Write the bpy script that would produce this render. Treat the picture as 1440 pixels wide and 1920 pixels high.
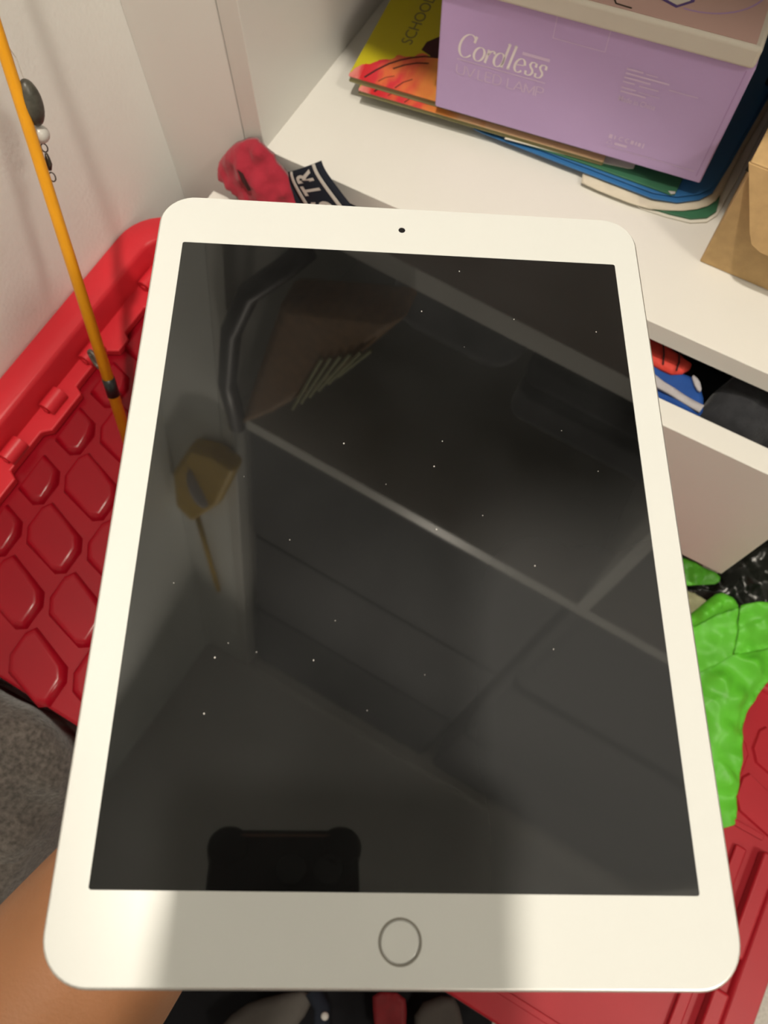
import bpy, bmesh, math, random
from mathutils import Vector, Matrix, noise
from mathutils.geometry import delaunay_2d_cdt
random.seed(7)
scene = bpy.context.scene
for o in list(bpy.data.objects):
    bpy.data.objects.remove(o, do_unlink=True)
COL = scene.collection

# ---------------------------------------------------------------- units
# all measurements below are millimetres with the phone lens at (0,0,0);
# the floor is 1100 mm under it
S = 0.001
OZ = 1.1
def W(p):
    return Vector((p[0]*S, p[1]*S, p[2]*S + OZ))

# ---------------------------------------------------------------- camera
RIGHT = Vector((0.87010306, 0.49282993, -0.00627083))
UP = Vector((-0.45871166, 0.81438939, 0.35546242))
BACK = Vector((0.18028942, -0.30641244, 0.93466954))
cam_d = bpy.data.cameras.new('camera')
cam_d.sensor_fit = 'HORIZONTAL'
cam_d.sensor_width = 36.0
cam_d.lens = 36.0*1500/1440
cam_d.clip_start = 0.01
cam_d.clip_end = 50
cam_d.dof.use_dof = True
cam_d.dof.focus_distance = 0.33
cam_d.dof.aperture_fstop = 24
cam = bpy.data.objects.new('camera', cam_d)
COL.objects.link(cam)
M = Matrix((RIGHT, UP, BACK)).transposed().to_4x4()
M.translation = W((0, 0, 0))
cam.matrix_world = M
scene.camera = cam

# ---------------------------------------------------------------- world, light, exposure
world = bpy.data.worlds.new('world')
scene.world = world
world.use_nodes = True
world.node_tree.nodes['Background'].inputs[0].default_value = (0.9, 0.86, 0.8, 1)
world.node_tree.nodes['Background'].inputs[1].default_value = 0.0
scene.view_settings.view_transform = 'Standard'
scene.view_settings.look = 'None'
scene.view_settings.gamma = 1.0
scene.view_settings.use_curve_mapping = False
scene.view_settings.exposure = 0.0
LAMP = (-112, 30, 1400)
FILL_LAMP = (1290, -160, 1400)  # unseen fill lamp, added to brighten the left wall and drawer front
LAMP_COLOR = (1.0, 0.91, 0.77)
LAMP_POWER = 7.7
FILL_POWER = 15.5
LAMP_SPREAD, FILL_SPREAD = 100.0, 180.0

# ---------------------------------------------------------------- materials
def nodes_of(m):
    m.use_nodes = True
    return m.node_tree.nodes, m.node_tree.links
def pm(name, col, rough=0.5, spec=0.5, vary=0.0, vscale=20.0, bump=0.0, bscale=200.0,
       metal=0.0, sheen=0.0, trans=0.0, ior=1.45, sss=0.0, detail=4.0, rvary=0.0):
    m = bpy.data.materials.new(name)
    N, Lk = nodes_of(m)
    b = N['Principled BSDF']
    b.inputs['Base Color'].default_value = (*col, 1)
    b.inputs['Roughness'].default_value = rough
    b.inputs['Specular IOR Level'].default_value = spec
    b.inputs['Metallic'].default_value = metal
    b.inputs['IOR'].default_value = ior
    b.inputs['Transmission Weight'].default_value = trans
    if sheen:
        b.inputs['Sheen Weight'].default_value = sheen
    if sss:
        b.inputs['Subsurface Weight'].default_value = sss
        b.inputs['Subsurface Radius'].default_value = (0.01, 0.004, 0.002)
        b.inputs['Subsurface Scale'].default_value = 0.3
    tc = N.new('ShaderNodeTexCoord')
    if vary or rvary:
        n = N.new('ShaderNodeTexNoise')
        n.inputs['Scale'].default_value = vscale
        n.inputs['Detail'].default_value = detail
        Lk.new(tc.outputs['Object'], n.inputs['Vector'])
        if vary:
            r = N.new('ShaderNodeValToRGB')
            r.color_ramp.elements[0].position = 0.3
            r.color_ramp.elements[1].position = 0.7
            r.color_ramp.elements[0].color = (*[max(0, c*(1-vary)) for c in col], 1)
            r.color_ramp.elements[1].color = (*[min(1, c*(1+vary)) for c in col], 1)
            Lk.new(n.outputs['Fac'], r.inputs['Fac'])
            Lk.new(r.outputs['Color'], b.inputs['Base Color'])
        if rvary:
            mr = N.new('ShaderNodeMapRange')
            mr.inputs['To Min'].default_value = max(0, rough-rvary)
            mr.inputs['To Max'].default_value = min(1, rough+rvary)
            Lk.new(n.outputs['Fac'], mr.inputs['Value'])
            Lk.new(mr.outputs['Result'], b.inputs['Roughness'])
    if bump:
        n2 = N.new('ShaderNodeTexNoise')
        n2.inputs['Scale'].default_value = bscale
        n2.inputs['Detail'].default_value = 3
        Lk.new(tc.outputs['Object'], n2.inputs['Vector'])
        bp = N.new('ShaderNodeBump')
        bp.inputs['Strength'].default_value = bump
        bp.inputs['Distance'].default_value = 0.001
        Lk.new(n2.outputs['Fac'], bp.inputs['Height'])
        Lk.new(bp.outputs['Normal'], b.inputs['Normal'])
    return m
def setin(m, **kw):
    b = m.node_tree.nodes['Principled BSDF']
    for k, v in kw.items():
        b.inputs[k.replace('_', ' ')].default_value = v
    return m

MT = {}
MT['wall'] = pm('painted_wall', (0.85, 0.868, 0.84), 0.6, 0.3, vary=0.015, vscale=6, bump=0.25, bscale=260)
MT['filler'] = pm('filler_board', (0.83, 0.835, 0.80), 0.5, 0.3)
MT['ceiling'] = pm('ceiling_paint', (0.70, 0.69, 0.67), 0.8, 0.2)
MT['floor'] = pm('grey_carpet', (0.56, 0.54, 0.50), 0.95, 0.1, vary=0.15, vscale=300, bump=0.6, bscale=500)
MT['melamine'] = pm('white_melamine', (0.725, 0.712, 0.672), 0.38, 0.4, vary=0.012, vscale=9, bump=0.04, bscale=900)
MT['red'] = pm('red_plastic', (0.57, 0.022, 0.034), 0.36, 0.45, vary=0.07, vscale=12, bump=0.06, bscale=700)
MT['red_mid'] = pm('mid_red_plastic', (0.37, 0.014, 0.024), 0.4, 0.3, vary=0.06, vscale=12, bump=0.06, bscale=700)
MT['red_panel'] = pm('shaded_red_plastic', (0.24, 0.002, 0.009), 0.27, 0.36, vary=0.06, vscale=12, bump=0.05, bscale=700)  # same red plastic, with the shade under the tablet put into its colour
MT['tablet_white'] = pm('white_glass_bezel', (0.59, 0.60, 0.585), 0.16, 0.5)
MT['alu'] = pm('brushed_aluminium', (0.78, 0.77, 0.76), 0.32, 0.5, metal=0.9, bump=0.02, bscale=900)
MT['ring'] = pm('home_ring', (0.20, 0.19, 0.165), 0.4, 0.5)
MT['lens'] = pm('lens_black', (0.01, 0.01, 0.012), 0.1, 0.5)
MT['phone'] = pm('phone_black', (0.008, 0.008, 0.009), 0.3, 0.3)
MT['phone_case'] = pm('phone_case', (0.016, 0.008, 0.009), 0.45, 0.3)
MT['purple'] = pm('lilac_print', (0.50, 0.35, 0.62), 0.42, 0.35, vary=0.02, vscale=14)
MT['print'] = pm('white_ink', (0.80, 0.72, 0.74), 0.5, 0.3)
MT['print_faint'] = pm('pale_ink', (0.64, 0.49, 0.68), 0.5, 0.3)
MT['emboss'] = pm('lilac_crease', (0.40, 0.26, 0.505), 0.45, 0.3)
MT['carton'] = pm('white_carton', (0.62, 0.57, 0.50), 0.7, 0.2, vary=0.02, vscale=40)
MT['carton_pink'] = pm('pink_carton', (0.50, 0.33, 0.295), 0.7, 0.2, vary=0.04, vscale=10)
MT['violet'] = pm('violet_edge', (0.10, 0.06, 0.20), 0.4, 0.4)
MT['slot'] = pm('slot_dark', (0.03, 0.025, 0.02), 0.8, 0.1)
MT['lime_edge'] = pm('cover_edge', (0.22, 0.20, 0.10), 0.7, 0.2)
MT['paper'] = pm('paper_white', (0.72, 0.69, 0.62), 0.75, 0.2, vary=0.03, vscale=60)
MT['cream_paper'] = pm('paper_cream', (0.66, 0.60, 0.49), 0.75, 0.2, vary=0.05, vscale=60)
MT['blue'] = pm('blue_folder', (0.035, 0.15, 0.37), 0.35, 0.4, vary=0.05, vscale=12)
MT['green_folder'] = pm('green_folder', (0.045, 0.155, 0.085), 0.35, 0.4, vary=0.08, vscale=12)
MT['brown_ink'] = pm('brown_ink', (0.055, 0.02, 0.02), 0.6, 0.3)
MT['grey_ink'] = pm('grey_ink', (0.17, 0.15, 0.075), 0.6, 0.3)
MT['kraft'] = pm('kraft_cardboard', (0.52, 0.345, 0.165), 0.75, 0.2, vary=0.08, vscale=120, bump=0.08, bscale=700)
MT['kraft_dark'] = pm('kraft_cut_edge', (0.30, 0.19, 0.09), 0.8, 0.2)
MT['black_folder'] = pm('black_folder', (0.008, 0.009, 0.014), 0.5, 0.3)
MT['red_cloth'] = pm('red_fabric', (0.36, 0.025, 0.045), 0.85, 0.15, vary=0.12, vscale=60, bump=0.3, bscale=900, sheen=0.2)
MT['black_cloth'] = pm('black_elastic', (0.014, 0.017, 0.026), 0.85, 0.15, bump=0.3, bscale=1200)
MT['white_yarn'] = pm('white_yarn', (0.50, 0.475, 0.44), 0.9, 0.1)
MT['dark_cloth'] = pm('charcoal_fabric', (0.028, 0.029, 0.033), 0.9, 0.1, vary=0.3, vscale=60, bump=0.4, bscale=700, sheen=0.25)
MT['blue_cloth'] = pm('blue_fabric', (0.015, 0.065, 0.27), 0.7, 0.2, vary=0.15, vscale=60, bump=0.2, bscale=900)
MT['red_print'] = pm('red_print_fabric', (0.55, 0.05, 0.035), 0.6, 0.25, vary=0.18, vscale=70)
MT['grey_print'] = pm('grey_print_fabric', (0.40, 0.38, 0.40), 0.7, 0.2, vary=0.1, vscale=90)
MT['seam'] = pm('dark_seam', (0.05, 0.02, 0.02), 0.8, 0.1)
MT['green_bag'] = pm('green_polythene', (0.105, 0.47, 0.03), 0.42, 0.35, vary=0.12, vscale=30)
setin(MT['green_bag'], Subsurface_Weight=0.0)
MT['black_bag'] = pm('black_polythene', (0.008, 0.010, 0.008), 0.26, 0.5)
MT['cream_cloth'] = pm('cream_fabric', (0.46, 0.46, 0.28), 0.85, 0.15, vary=0.1, vscale=80)
MT['rod'] = pm('yellow_rod', (0.82, 0.36, 0.012), 0.35, 0.5, vary=0.06, vscale=25)
MT['rod_black'] = pm('rod_binding', (0.012, 0.012, 0.012), 0.35, 0.5)
MT['guide'] = pm('rod_guide', (0.10, 0.085, 0.07), 0.4, 0.5, metal=0.4)
MT['sinker'] = pm('olive_sinker', (0.065, 0.062, 0.05), 0.38, 0.5, vary=0.35, vscale=220)
MT['bead'] = pm('pearl_bead', (0.55, 0.53, 0.50), 0.25, 0.5)
MT['wire'] = pm('dark_wire', (0.07, 0.06, 0.05), 0.35, 0.5, metal=0.6)
MT['fleece'] = pm('grey_fleece', (0.088, 0.076, 0.068), 0.98, 0.05, vary=0.45, vscale=260, bump=1.0, bscale=420, sheen=0.4)
MT['skin'] = pm('skin', (0.245, 0.107, 0.048), 0.5, 0.35, vary=0.06, vscale=40, bump=0.12, bscale=900, sss=0.15)
MT['hair'] = pm('dark_hair', (0.015, 0.010, 0.008), 0.5, 0.3, bump=0.6, bscale=300)
MT['shirt'] = pm('dark_shirt', (0.022, 0.022, 0.026), 0.9, 0.1, bump=0.3, bscale=900)
MT['trousers'] = pm('black_trousers', (0.012, 0.012, 0.014), 0.9, 0.1, bump=0.3, bscale=900)
MT['eye'] = pm('eye_white', (0.75, 0.73, 0.70), 0.2, 0.5)
MT['lips'] = pm('lips', (0.33, 0.10, 0.08), 0.5, 0.3)
MT['grey_lining'] = pm('grey_lining', (0.075, 0.068, 0.062), 0.9, 0.1, bump=0.3, bscale=700)
MT['dark_red'] = pm('dark_red_label', (0.16, 0.006, 0.010), 0.6, 0.3, vary=0.2, vscale=60)
MT['snap'] = pm('white_snap', (0.5, 0.48, 0.46), 0.4, 0.4)
MT['brown_bag'] = pm('brown_woven_bag', (0.24, 0.125, 0.045), 0.7, 0.3, vary=0.25, vscale=140, bump=0.5, bscale=300)
MT['yellow'] = pm('mustard_bag', (0.50, 0.31, 0.01), 0.6, 0.3, vary=0.1, vscale=20)
MT['copper'] = pm('copper_edge', (0.35, 0.2, 0.13), 0.4, 0.5, metal=0.3)
MT['lamp_trim'] = pm('lamp_trim', (0.6, 0.6, 0.58), 0.35, 0.5)

def mat_screen():
    m = bpy.data.materials.new('display_glass')
    N, Lk = nodes_of(m)
    b = N['Principled BSDF']
    b.inputs['IOR'].default_value = 1.66
    b.inputs['Roughness'].default_value = 0.03
    tc = N.new('ShaderNodeTexCoord')
    n = N.new('ShaderNodeTexNoise'); n.inputs['Scale'].default_value = 9; n.inputs['Detail'].default_value = 5
    Lk.new(tc.outputs['Object'], n.inputs['Vector'])
    # pale reflected haze painted into the lower right of the glass, over noise smudges
    sp = N.new('ShaderNodeSeparateXYZ'); Lk.new(tc.outputs['Object'], sp.inputs[0])
    mx = N.new('ShaderNodeMapRange'); mx.interpolation_type = 'SMOOTHSTEP'
    mx.inputs['From Min'].default_value = 0.012; mx.inputs['From Max'].default_value = 0.036
    Lk.new(sp.outputs['X'], mx.inputs['Value'])
    my = N.new('ShaderNodeMapRange'); my.interpolation_type = 'SMOOTHSTEP'
    my.inputs['From Min'].default_value = 0.03; my.inputs['From Max'].default_value = -0.035
    Lk.new(sp.outputs['Y'], my.inputs['Value'])
    mu = N.new('ShaderNodeMath'); mu.operation = 'MULTIPLY'
    Lk.new(mx.outputs['Result'], mu.inputs[0]); Lk.new(my.outputs['Result'], mu.inputs[1])
    ad = N.new('ShaderNodeMath'); ad.operation = 'MULTIPLY_ADD'
    Lk.new(mu.outputs[0], ad.inputs[0]); ad.inputs[1].default_value = 0.6
    Lk.new(n.outputs['Fac'], ad.inputs[2])
    r = N.new('ShaderNodeValToRGB')
    r.color_ramp.elements[0].position = 0.35; r.color_ramp.elements[0].color = (0.002, 0.002, 0.0019, 1)
    r.color_ramp.elements[1].position = 1.1 if False else 1.0; r.color_ramp.elements[1].color = (0.028, 0.029, 0.030, 1)
    Lk.new(ad.outputs[0], r.inputs['Fac'])
    Lk.new(r.outputs['Color'], b.inputs['Base Color'])
    return m
MT['screen'] = mat_screen()

def mat_cover():
    """lime school-book cover with a red and orange watercolour flower; object space in metres,
    x along the front edge, y away from the viewer"""
    m = bpy.data.materials.new('school_book_cover')
    N, Lk = nodes_of(m)
    b = N['Principled BSDF']; b.inputs['Roughness'].default_value = 0.33
    tc = N.new('ShaderNodeTexCoord')
    n = N.new('ShaderNodeTexNoise'); n.inputs['Scale'].default_value = 70; n.inputs['Detail'].default_value = 6
    Lk.new(tc.outputs['Object'], n.inputs['Vector'])
    sp = N.new('ShaderNodeSeparateXYZ'); Lk.new(tc.outputs['Object'], sp.inputs[0])
    # boundary between lime and flower: y < 0.006 + 0.9*x*(1-4x) + noise
    def math_(op, a, bb, c=None):
        k = N.new('ShaderNodeMath'); k.operation = op
        for i, v in enumerate((a, bb, c)):
            if v is None: continue
            if hasattr(v, 'links'): Lk.new(v, k.inputs[i])
            else: k.inputs[i].default_value = v
        return k.outputs[0]
    X, Y = sp.outputs['X'], sp.outputs['Y']
    t1 = math_('MULTIPLY_ADD', X, -11.0, 1.35)
    t2 = math_('MULTIPLY', X, t1)
    t2b = math_('MULTIPLY', X, 0.28)
    t2 = math_('MAXIMUM', t2, t2b)
    t3 = math_('ADD', t2, 0.004)
    nz = math_('MULTIPLY_ADD', n.outputs['Fac'], 0.020, -0.010)
    t4 = math_('ADD', t3, nz)
    d = math_('SUBTRACT', t4, Y)
    fl = math_('GREATER_THAN', d, 0.0)
    # flower colour by noise and x
    n2 = N.new('ShaderNodeTexNoise'); n2.inputs['Scale'].default_value = 38; n2.inputs['Detail'].default_value = 7
    mp = N.new('ShaderNodeMapping'); mp.inputs['Rotation'].default_value = (0, 0, 0.9); mp.inputs['Scale'].default_value = (1, 0.35, 1)
    Lk.new(tc.outputs['Object'], mp.inputs['Vector']); Lk.new(mp.outputs['Vector'], n2.inputs['Vector'])
    fx = math_('MULTIPLY_ADD', X, 7.5, -0.24)
    fac = math_('ADD', fx, n2.outputs['Fac'])
    r = N.new('ShaderNodeValToRGB'); cr = r.color_ramp
    cr.elements[0].position = 0.2; cr.elements[0].color = (0.72, 0.25, 0.22, 1)
    cr.elements[1].position = 0.34; cr.elements[1].color = (0.60, 0.022, 0.03, 1)
    for p, c in ((0.52, (0.63, 0.04, 0.055, 1)), (0.62, (0.68, 0.16, 0.055, 1)), (0.8, (0.72, 0.28, 0.06, 1)), (1.0, (0.75, 0.50, 0.28, 1))):
        e = cr.elements.new(p); e.color = c
    Lk.new(fac, r.inputs['Fac'])
    mx = N.new('ShaderNodeMix'); mx.data_type = 'RGBA'
    Lk.new(fl, mx.inputs[0])
    mx.inputs[6].default_value = (0.53, 0.46, 0.014, 1)
    Lk.new(r.outputs['Color'], mx.inputs[7])
    Lk.new(mx.outputs[2], b.inputs['Base Color'])
    return m
MT['cover'] = mat_cover()

def mat_emit(name, col, strength):
    m = bpy.data.materials.new(name)
    N, Lk = nodes_of(m)
    b = N['Principled BSDF']
    b.inputs['Base Color'].default_value = (0.8, 0.8, 0.8, 1)
    b.inputs['Emission Color'].default_value = (*col, 1)
    b.inputs['Emission Strength'].default_value = strength
    return m

# ---------------------------------------------------------------- object helpers
def tag(o, label=None, cat=None, group=None, kind=None):
    if label: o['label'] = label
    if cat: o['category'] = cat
    if group: o['group'] = group
    if kind: o['kind'] = kind
    return o
def thing(name, at, label, cat, group=None, rot=None):
    o = bpy.data.objects.new(name, None)
    COL.objects.link(o)
    o.location = W(at)
    if rot is not None: o.rotation_euler = rot
    o.empty_display_size = 0.02
    return tag(o, label, cat, group)
def origin_of(p):
    loc = Vector((0, 0, 0))
    while p is not None:
        loc = loc + p.location
        p = p.parent
    return loc
def link_mesh(name, me, mat, parent=None, loc=None):
    o = bpy.data.objects.new(name, me)
    COL.objects.link(o)
    if mat is not None and not me.materials:
        for m in (mat if isinstance(mat, (list, tuple)) else [mat]):
            me.materials.append(MT[m])
    if parent is not None: o.parent = parent
    if loc is not None: o.location = loc
    return o
def obj(name, bm, mat, parent=None, at=None, smooth=False, bevel=0.0, seg=2, subsurf=0):
    """bm is in world millimetres. Origin: parent's origin, or `at` for a top-level mesh."""
    if parent is not None:
        org = origin_of(parent)
    elif at is not None:
        org = W(at)
    else:
        c = Vector((0, 0, 0)); zmin = 1e9
        for v in bm.verts:
            c += v.co; zmin = min(zmin, v.co.z)
        c /= max(1, len(bm.verts))
        org = W((c.x, c.y, zmin))
    for v in bm.verts:
        v.co = W(v.co) - org
    bmesh.ops.recalc_face_normals(bm, faces=bm.faces)
    me = bpy.data.meshes.new(name)
    bm.to_mesh(me); bm.free()
    if smooth:
        for p in me.polygons: p.use_smooth = True
    o = link_mesh(name, me, mat, parent)
    if parent is None: o.location = org
    if bevel:
        md = o.modifiers.new('bevel', 'BEVEL'); md.width = bevel*S; md.segments = seg
        md.limit_method = 'ANGLE'; md.angle_limit = math.radians(35)
        for p in me.polygons: p.use_smooth = True
        md.harden_normals = True
    if subsurf:
        md = o.modifiers.new('sub', 'SUBSURF'); md.levels = subsurf; md.render_levels = subsurf
    return o
def bm_():
    return bmesh.new()
def box(bm, x0, x1, y0, y1, z0, z1, rot=0.0, piv=None):
    vs = []
    for x in (x0, x1):
        for y in (y0, y1):
            for z in (z0, z1):
                p = Vector((x, y, z))
                if rot:
                    q = Vector((piv[0], piv[1], 0)); d = p - q
                    c, s = math.cos(rot), math.sin(rot)
                    p = Vector((q.x + d.x*c - d.y*s, q.y + d.x*s + d.y*c, z))
                vs.append(bm.verts.new(p))
    for f in ((0, 1, 3, 2), (4, 6, 7, 5), (0, 4, 5, 1), (2, 3, 7, 6), (0, 2, 6, 4), (1, 5, 7, 3)):
        bm.faces.new([vs[i] for i in f])
    return bm
def obox(name, a, mat, parent=None, bevel=0.6, **k):
    b = bm_(); box(b, *a, **k)
    return obj(name, b, mat, parent, bevel=bevel)
def prism(bm, poly, z0, z1):
    """poly of (x,y); z0,z1 numbers"""
    lo = [bm.verts.new((p[0], p[1], z0)) for p in poly]
    hi = [bm.verts.new((p[0], p[1], z1)) for p in poly]
    n = len(poly)
    bm.faces.new(lo[::-1]); bm.faces.new(hi)
    for i in range(n):
        bm.faces.new((lo[i], lo[(i+1) % n], hi[(i+1) % n], hi[i]))
    return bm
def frustum(bm, poly_lo, poly_hi, z0, z1):
    lo = [bm.verts.new((p[0], p[1], z0)) for p in poly_lo]
    hi = [bm.verts.new((p[0], p[1], z1)) for p in poly_hi]
    n = len(poly_lo)
    bm.faces.new(lo[::-1]); bm.faces.new(hi)
    for i in range(n):
        bm.faces.new((lo[i], lo[(i+1) % n], hi[(i+1) % n], hi[i]))
    return bm
def tube(bm, pts, rad, seg=12, cap=True):
    pts = [Vector(p) for p in pts]
    rads = rad if isinstance(rad, (list, tuple)) else [rad]*len(pts)
    rings = []
    prev = None
    for i, p in enumerate(pts):
        d = (pts[min(i+1, len(pts)-1)] - pts[max(i-1, 0)]).normalized()
        if prev is None:
            a = Vector((0, 0, 1)) if abs(d.z) < 0.9 else Vector((1, 0, 0))
            u = d.cross(a).normalized()
        else:
            u = (prev - d*prev.dot(d)).normalized()
        prev = u
        v = d.cross(u)
        rings.append([bm.verts.new(p + (u*math.cos(2*math.pi*k/seg) + v*math.sin(2*math.pi*k/seg))*rads[i]) for k in range(seg)])
    for a, b in zip(rings, rings[1:]):
        for k in range(seg):
            bm.faces.new((a[k], a[(k+1) % seg], b[(k+1) % seg], b[k]))
    if cap:
        bm.faces.new(rings[0][::-1]); bm.faces.new(rings[-1])
    return bm
def rrect(x0, x1, y0, y1, r, n=6):
    out = []
    for cx, cy, a0 in ((x1-r, y0+r, -90), (x1-r, y1-r, 0), (x0+r, y1-r, 90), (x0+r, y0+r, 180)):
        for k in range(n+1):
            a = math.radians(a0 + 90*k/n)
            out.append((cx + r*math.cos(a), cy + r*math.sin(a)))
    return out
def rot2(poly, ang, piv):
    c, s = math.cos(ang), math.sin(ang)
    return [(piv[0] + (x-piv[0])*c - (y-piv[1])*s, piv[1] + (x-piv[0])*s + (y-piv[1])*c) for x, y in poly]
def inside(poly, x, y):
    r = False
    n = len(poly)
    for i in range(n):
        x1, y1 = poly[i][0], poly[i][1]; x2, y2 = poly[(i+1) % n][0], poly[(i+1) % n][1]
        if (y1 > y) != (y2 > y) and x < (x2-x1)*(y-y1)/(y2-y1) + x1:
            r = not r
    return r
def smooth_ring(poly, it=1):
    """Chaikin corner cutting on 3-component points"""
    for _ in range(it):
        out = []
        n = len(poly)
        for i in range(n):
            a, b = Vector(poly[i]), Vector(poly[(i+1) % n])
            out.append(tuple(a*0.75 + b*0.25)); out.append(tuple(a*0.25 + b*0.75))
        poly = out
    return poly
def sheet_bm(poly, ctrl=(), step=4.0, amp=3.0, freq=0.03, thick=1.0, seed=0.0, ridged=False, edge_drop=0.0, edge_w=10.0, rough_cut=1, func=None):
    """draped / crumpled sheet: outline of (x,y,z) points seen in plan, extra control points inside"""
    ring = smooth_ring([tuple(p) for p in poly], rough_cut) if rough_cut else [tuple(p) for p in poly]
    cps = [tuple(p) for p in poly] + [tuple(c) for c in ctrl]
    pts = []
    n = len(ring)
    bd = []
    for i in range(n):
        a, b = Vector(ring[i]), Vector(ring[(i+1) % n])
        k = max(1, int((b-a).length/step))
        for j in range(k):
            q = a.lerp(b, j/k); bd.append((q.x, q.y))
    xs = [p[0] for p in ring]; ys = [p[1] for p in ring]
    inner = []
    y = min(ys) + step*0.5
    row = 0
    while y < max(ys):
        x = min(xs) + step*(0.5 if row % 2 else 0.0)
        while x < max(xs):
            if inside(bd, x, y):
                dmin = min((x-p[0])**2 + (y-p[1])**2 for p in bd)
                if dmin > (0.55*step)**2:
                    inner.append((x, y))
            x += step
        y += step*0.87; row += 1
    co = [Vector(p) for p in bd + inner]
    edges = [(i, (i+1) % len(bd)) for i in range(len(bd))]
    vs, es, fs, _, _, _ = delaunay_2d_cdt(co, edges, [], 1, 1e-4)
    bm = bm_()
    def zat(x, y):
        sw = sz = 0.0
        for c in cps:
            w = 1.0/(((x-c[0])**2 + (y-c[1])**2) + 16.0)**1.3
            sw += w; sz += w*c[2]
        z = sz/sw
        p = Vector((x*freq + seed, y*freq - seed*1.7, seed*0.37))
        if ridged:
            q = 0
            a_, f_ = 1.0, 1.0
            for _o in range(2):
                q += a_*(1 - 2*abs(noise.noise(p*f_))); a_ *= 0.5; f_ *= 2.1
            z += amp*(q-0.9)
        else:
            z += amp*(noise.noise(p) + 0.45*noise.noise(p*2.3 + Vector((9, 3, 1))))
        if func: z += func(x, y)
        if edge_drop:
            dm = math.sqrt(min((x-q[0])**2 + (y-q[1])**2 for q in bd))
            t = max(0.0, 1 - dm/edge_w)
            z -= edge_drop*(1 - math.sqrt(max(0.0, 1 - t*t)))
        return z
    top = [bm.verts.new((v.x, v.y, zat(v.x, v.y))) for v in vs]
    bot = [bm.verts.new((v.co.x, v.co.y, v.co.z - thick)) for v in top]
    cnt = {}
    for f in fs:
        bm.faces.new([top[i] for i in f]); bm.faces.new([bot[i] for i in reversed(f)])
        for i in range(len(f)):
            e = (f[i], f[(i+1) % len(f)])
            k = tuple(sorted(e)); cnt.setdefault(k, []).append(e)
    for k, l in cnt.items():
        if len(l) == 1:
            a, b = l[0]
            bm.faces.new((top[b], top[a], bot[a], bot[b]))
    return bm
def sheet(name, poly, mat, parent=None, **k):
    return obj(name, sheet_bm(poly, **k), mat, parent, smooth=True)

# lettering -------------------------------------------------------
def text_tris(txt, size=1.0, shear=0.0, spacing=1.0, offset=0.0):
    cu = bpy.data.curves.new('t', 'FONT')
    cu.body = txt; cu.size = size; cu.shear = shear; cu.space_character = spacing; cu.offset = offset
    cu.resolution_u = 4
    ob = bpy.data.objects.new('t', cu)
    COL.objects.link(ob)
    bpy.context.view_layer.update()
    dg = bpy.context.evaluated_depsgraph_get()
    me = bpy.data.meshes.new_from_object(ob.evaluated_get(dg))
    vs = [(v.co.x, v.co.y) for v in me.vertices]
    fs = [tuple(p.vertices) for p in me.polygons]
    bpy.data.objects.remove(ob, do_unlink=True); bpy.data.curves.remove(cu); bpy.data.meshes.remove(me)
    return vs, fs
def fit(vf, u0, u1, v0, v1):
    vs, fs = vf
    xs = [v[0] for v in vs]; ys = [v[1] for v in vs]
    ax, bx, ay, by = min(xs), max(xs), min(ys), max(ys)
    return [(u0 + (x-ax)/(bx-ax)*(u1-u0), v0 + (y-ay)/(by-ay)*(v1-v0)) for x, y in vs], fs
def on_plane(bm, vf, org, eu, ev, lift=0.15):
    vs, fs = vf
    eu, ev, org = Vector(eu), Vector(ev), Vector(org)
    nn = eu.cross(ev).normalized()
    vv = [bm.verts.new(org + eu*x + ev*y + nn*lift) for x, y in vs]
    for f in fs:
        try: bm.faces.new([vv[i] for i in f])
        except ValueError: pass
    return bm
def ribbon(pts, wf):
    """flat ribbon along 2D points, width from function of direction"""
    vs, fs = [], []
    n = len(pts)
    for i, p in enumerate(pts):
        a = pts[max(0, i-1)]; b = pts[min(n-1, i+1)]
        dx, dy = b[0]-a[0], b[1]-a[1]; l = math.hypot(dx, dy) or 1
        dx, dy = dx/l, dy/l
        w = wf(dx, dy)/2
        vs += [(p[0]-dy*w, p[1]+dx*w), (p[0]+dy*w, p[1]-dx*w)]
        if i: fs.append((2*i-2, 2*i-1, 2*i+1, 2*i))
    return vs, fs
def merge(*vfs):
    V_, F_ = [], []
    for vs, fs in vfs:
        o = len(V_); V_ += list(vs); F_ += [tuple(i+o for i in f) for f in fs]
    return V_, F_
def arc(cx, cy, rx, ry, a0, a1, n=18):
    return [(cx + rx*math.cos(math.radians(a0+(a1-a0)*k/n)), cy + ry*math.sin(math.radians(a0+(a1-a0)*k/n))) for k in range(n+1)]
def didone(word_parts, slant=0.24, thick=0.115, thin=0.035):
    out = []
    wf = lambda dx, dy: thin + (thick-thin)*abs(dy)**1.6
    for strokes in word_parts:
        for st in strokes:
            out.append(ribbon([(x + slant*y, y) for x, y in st], wf))
    return merge(*out)
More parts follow.
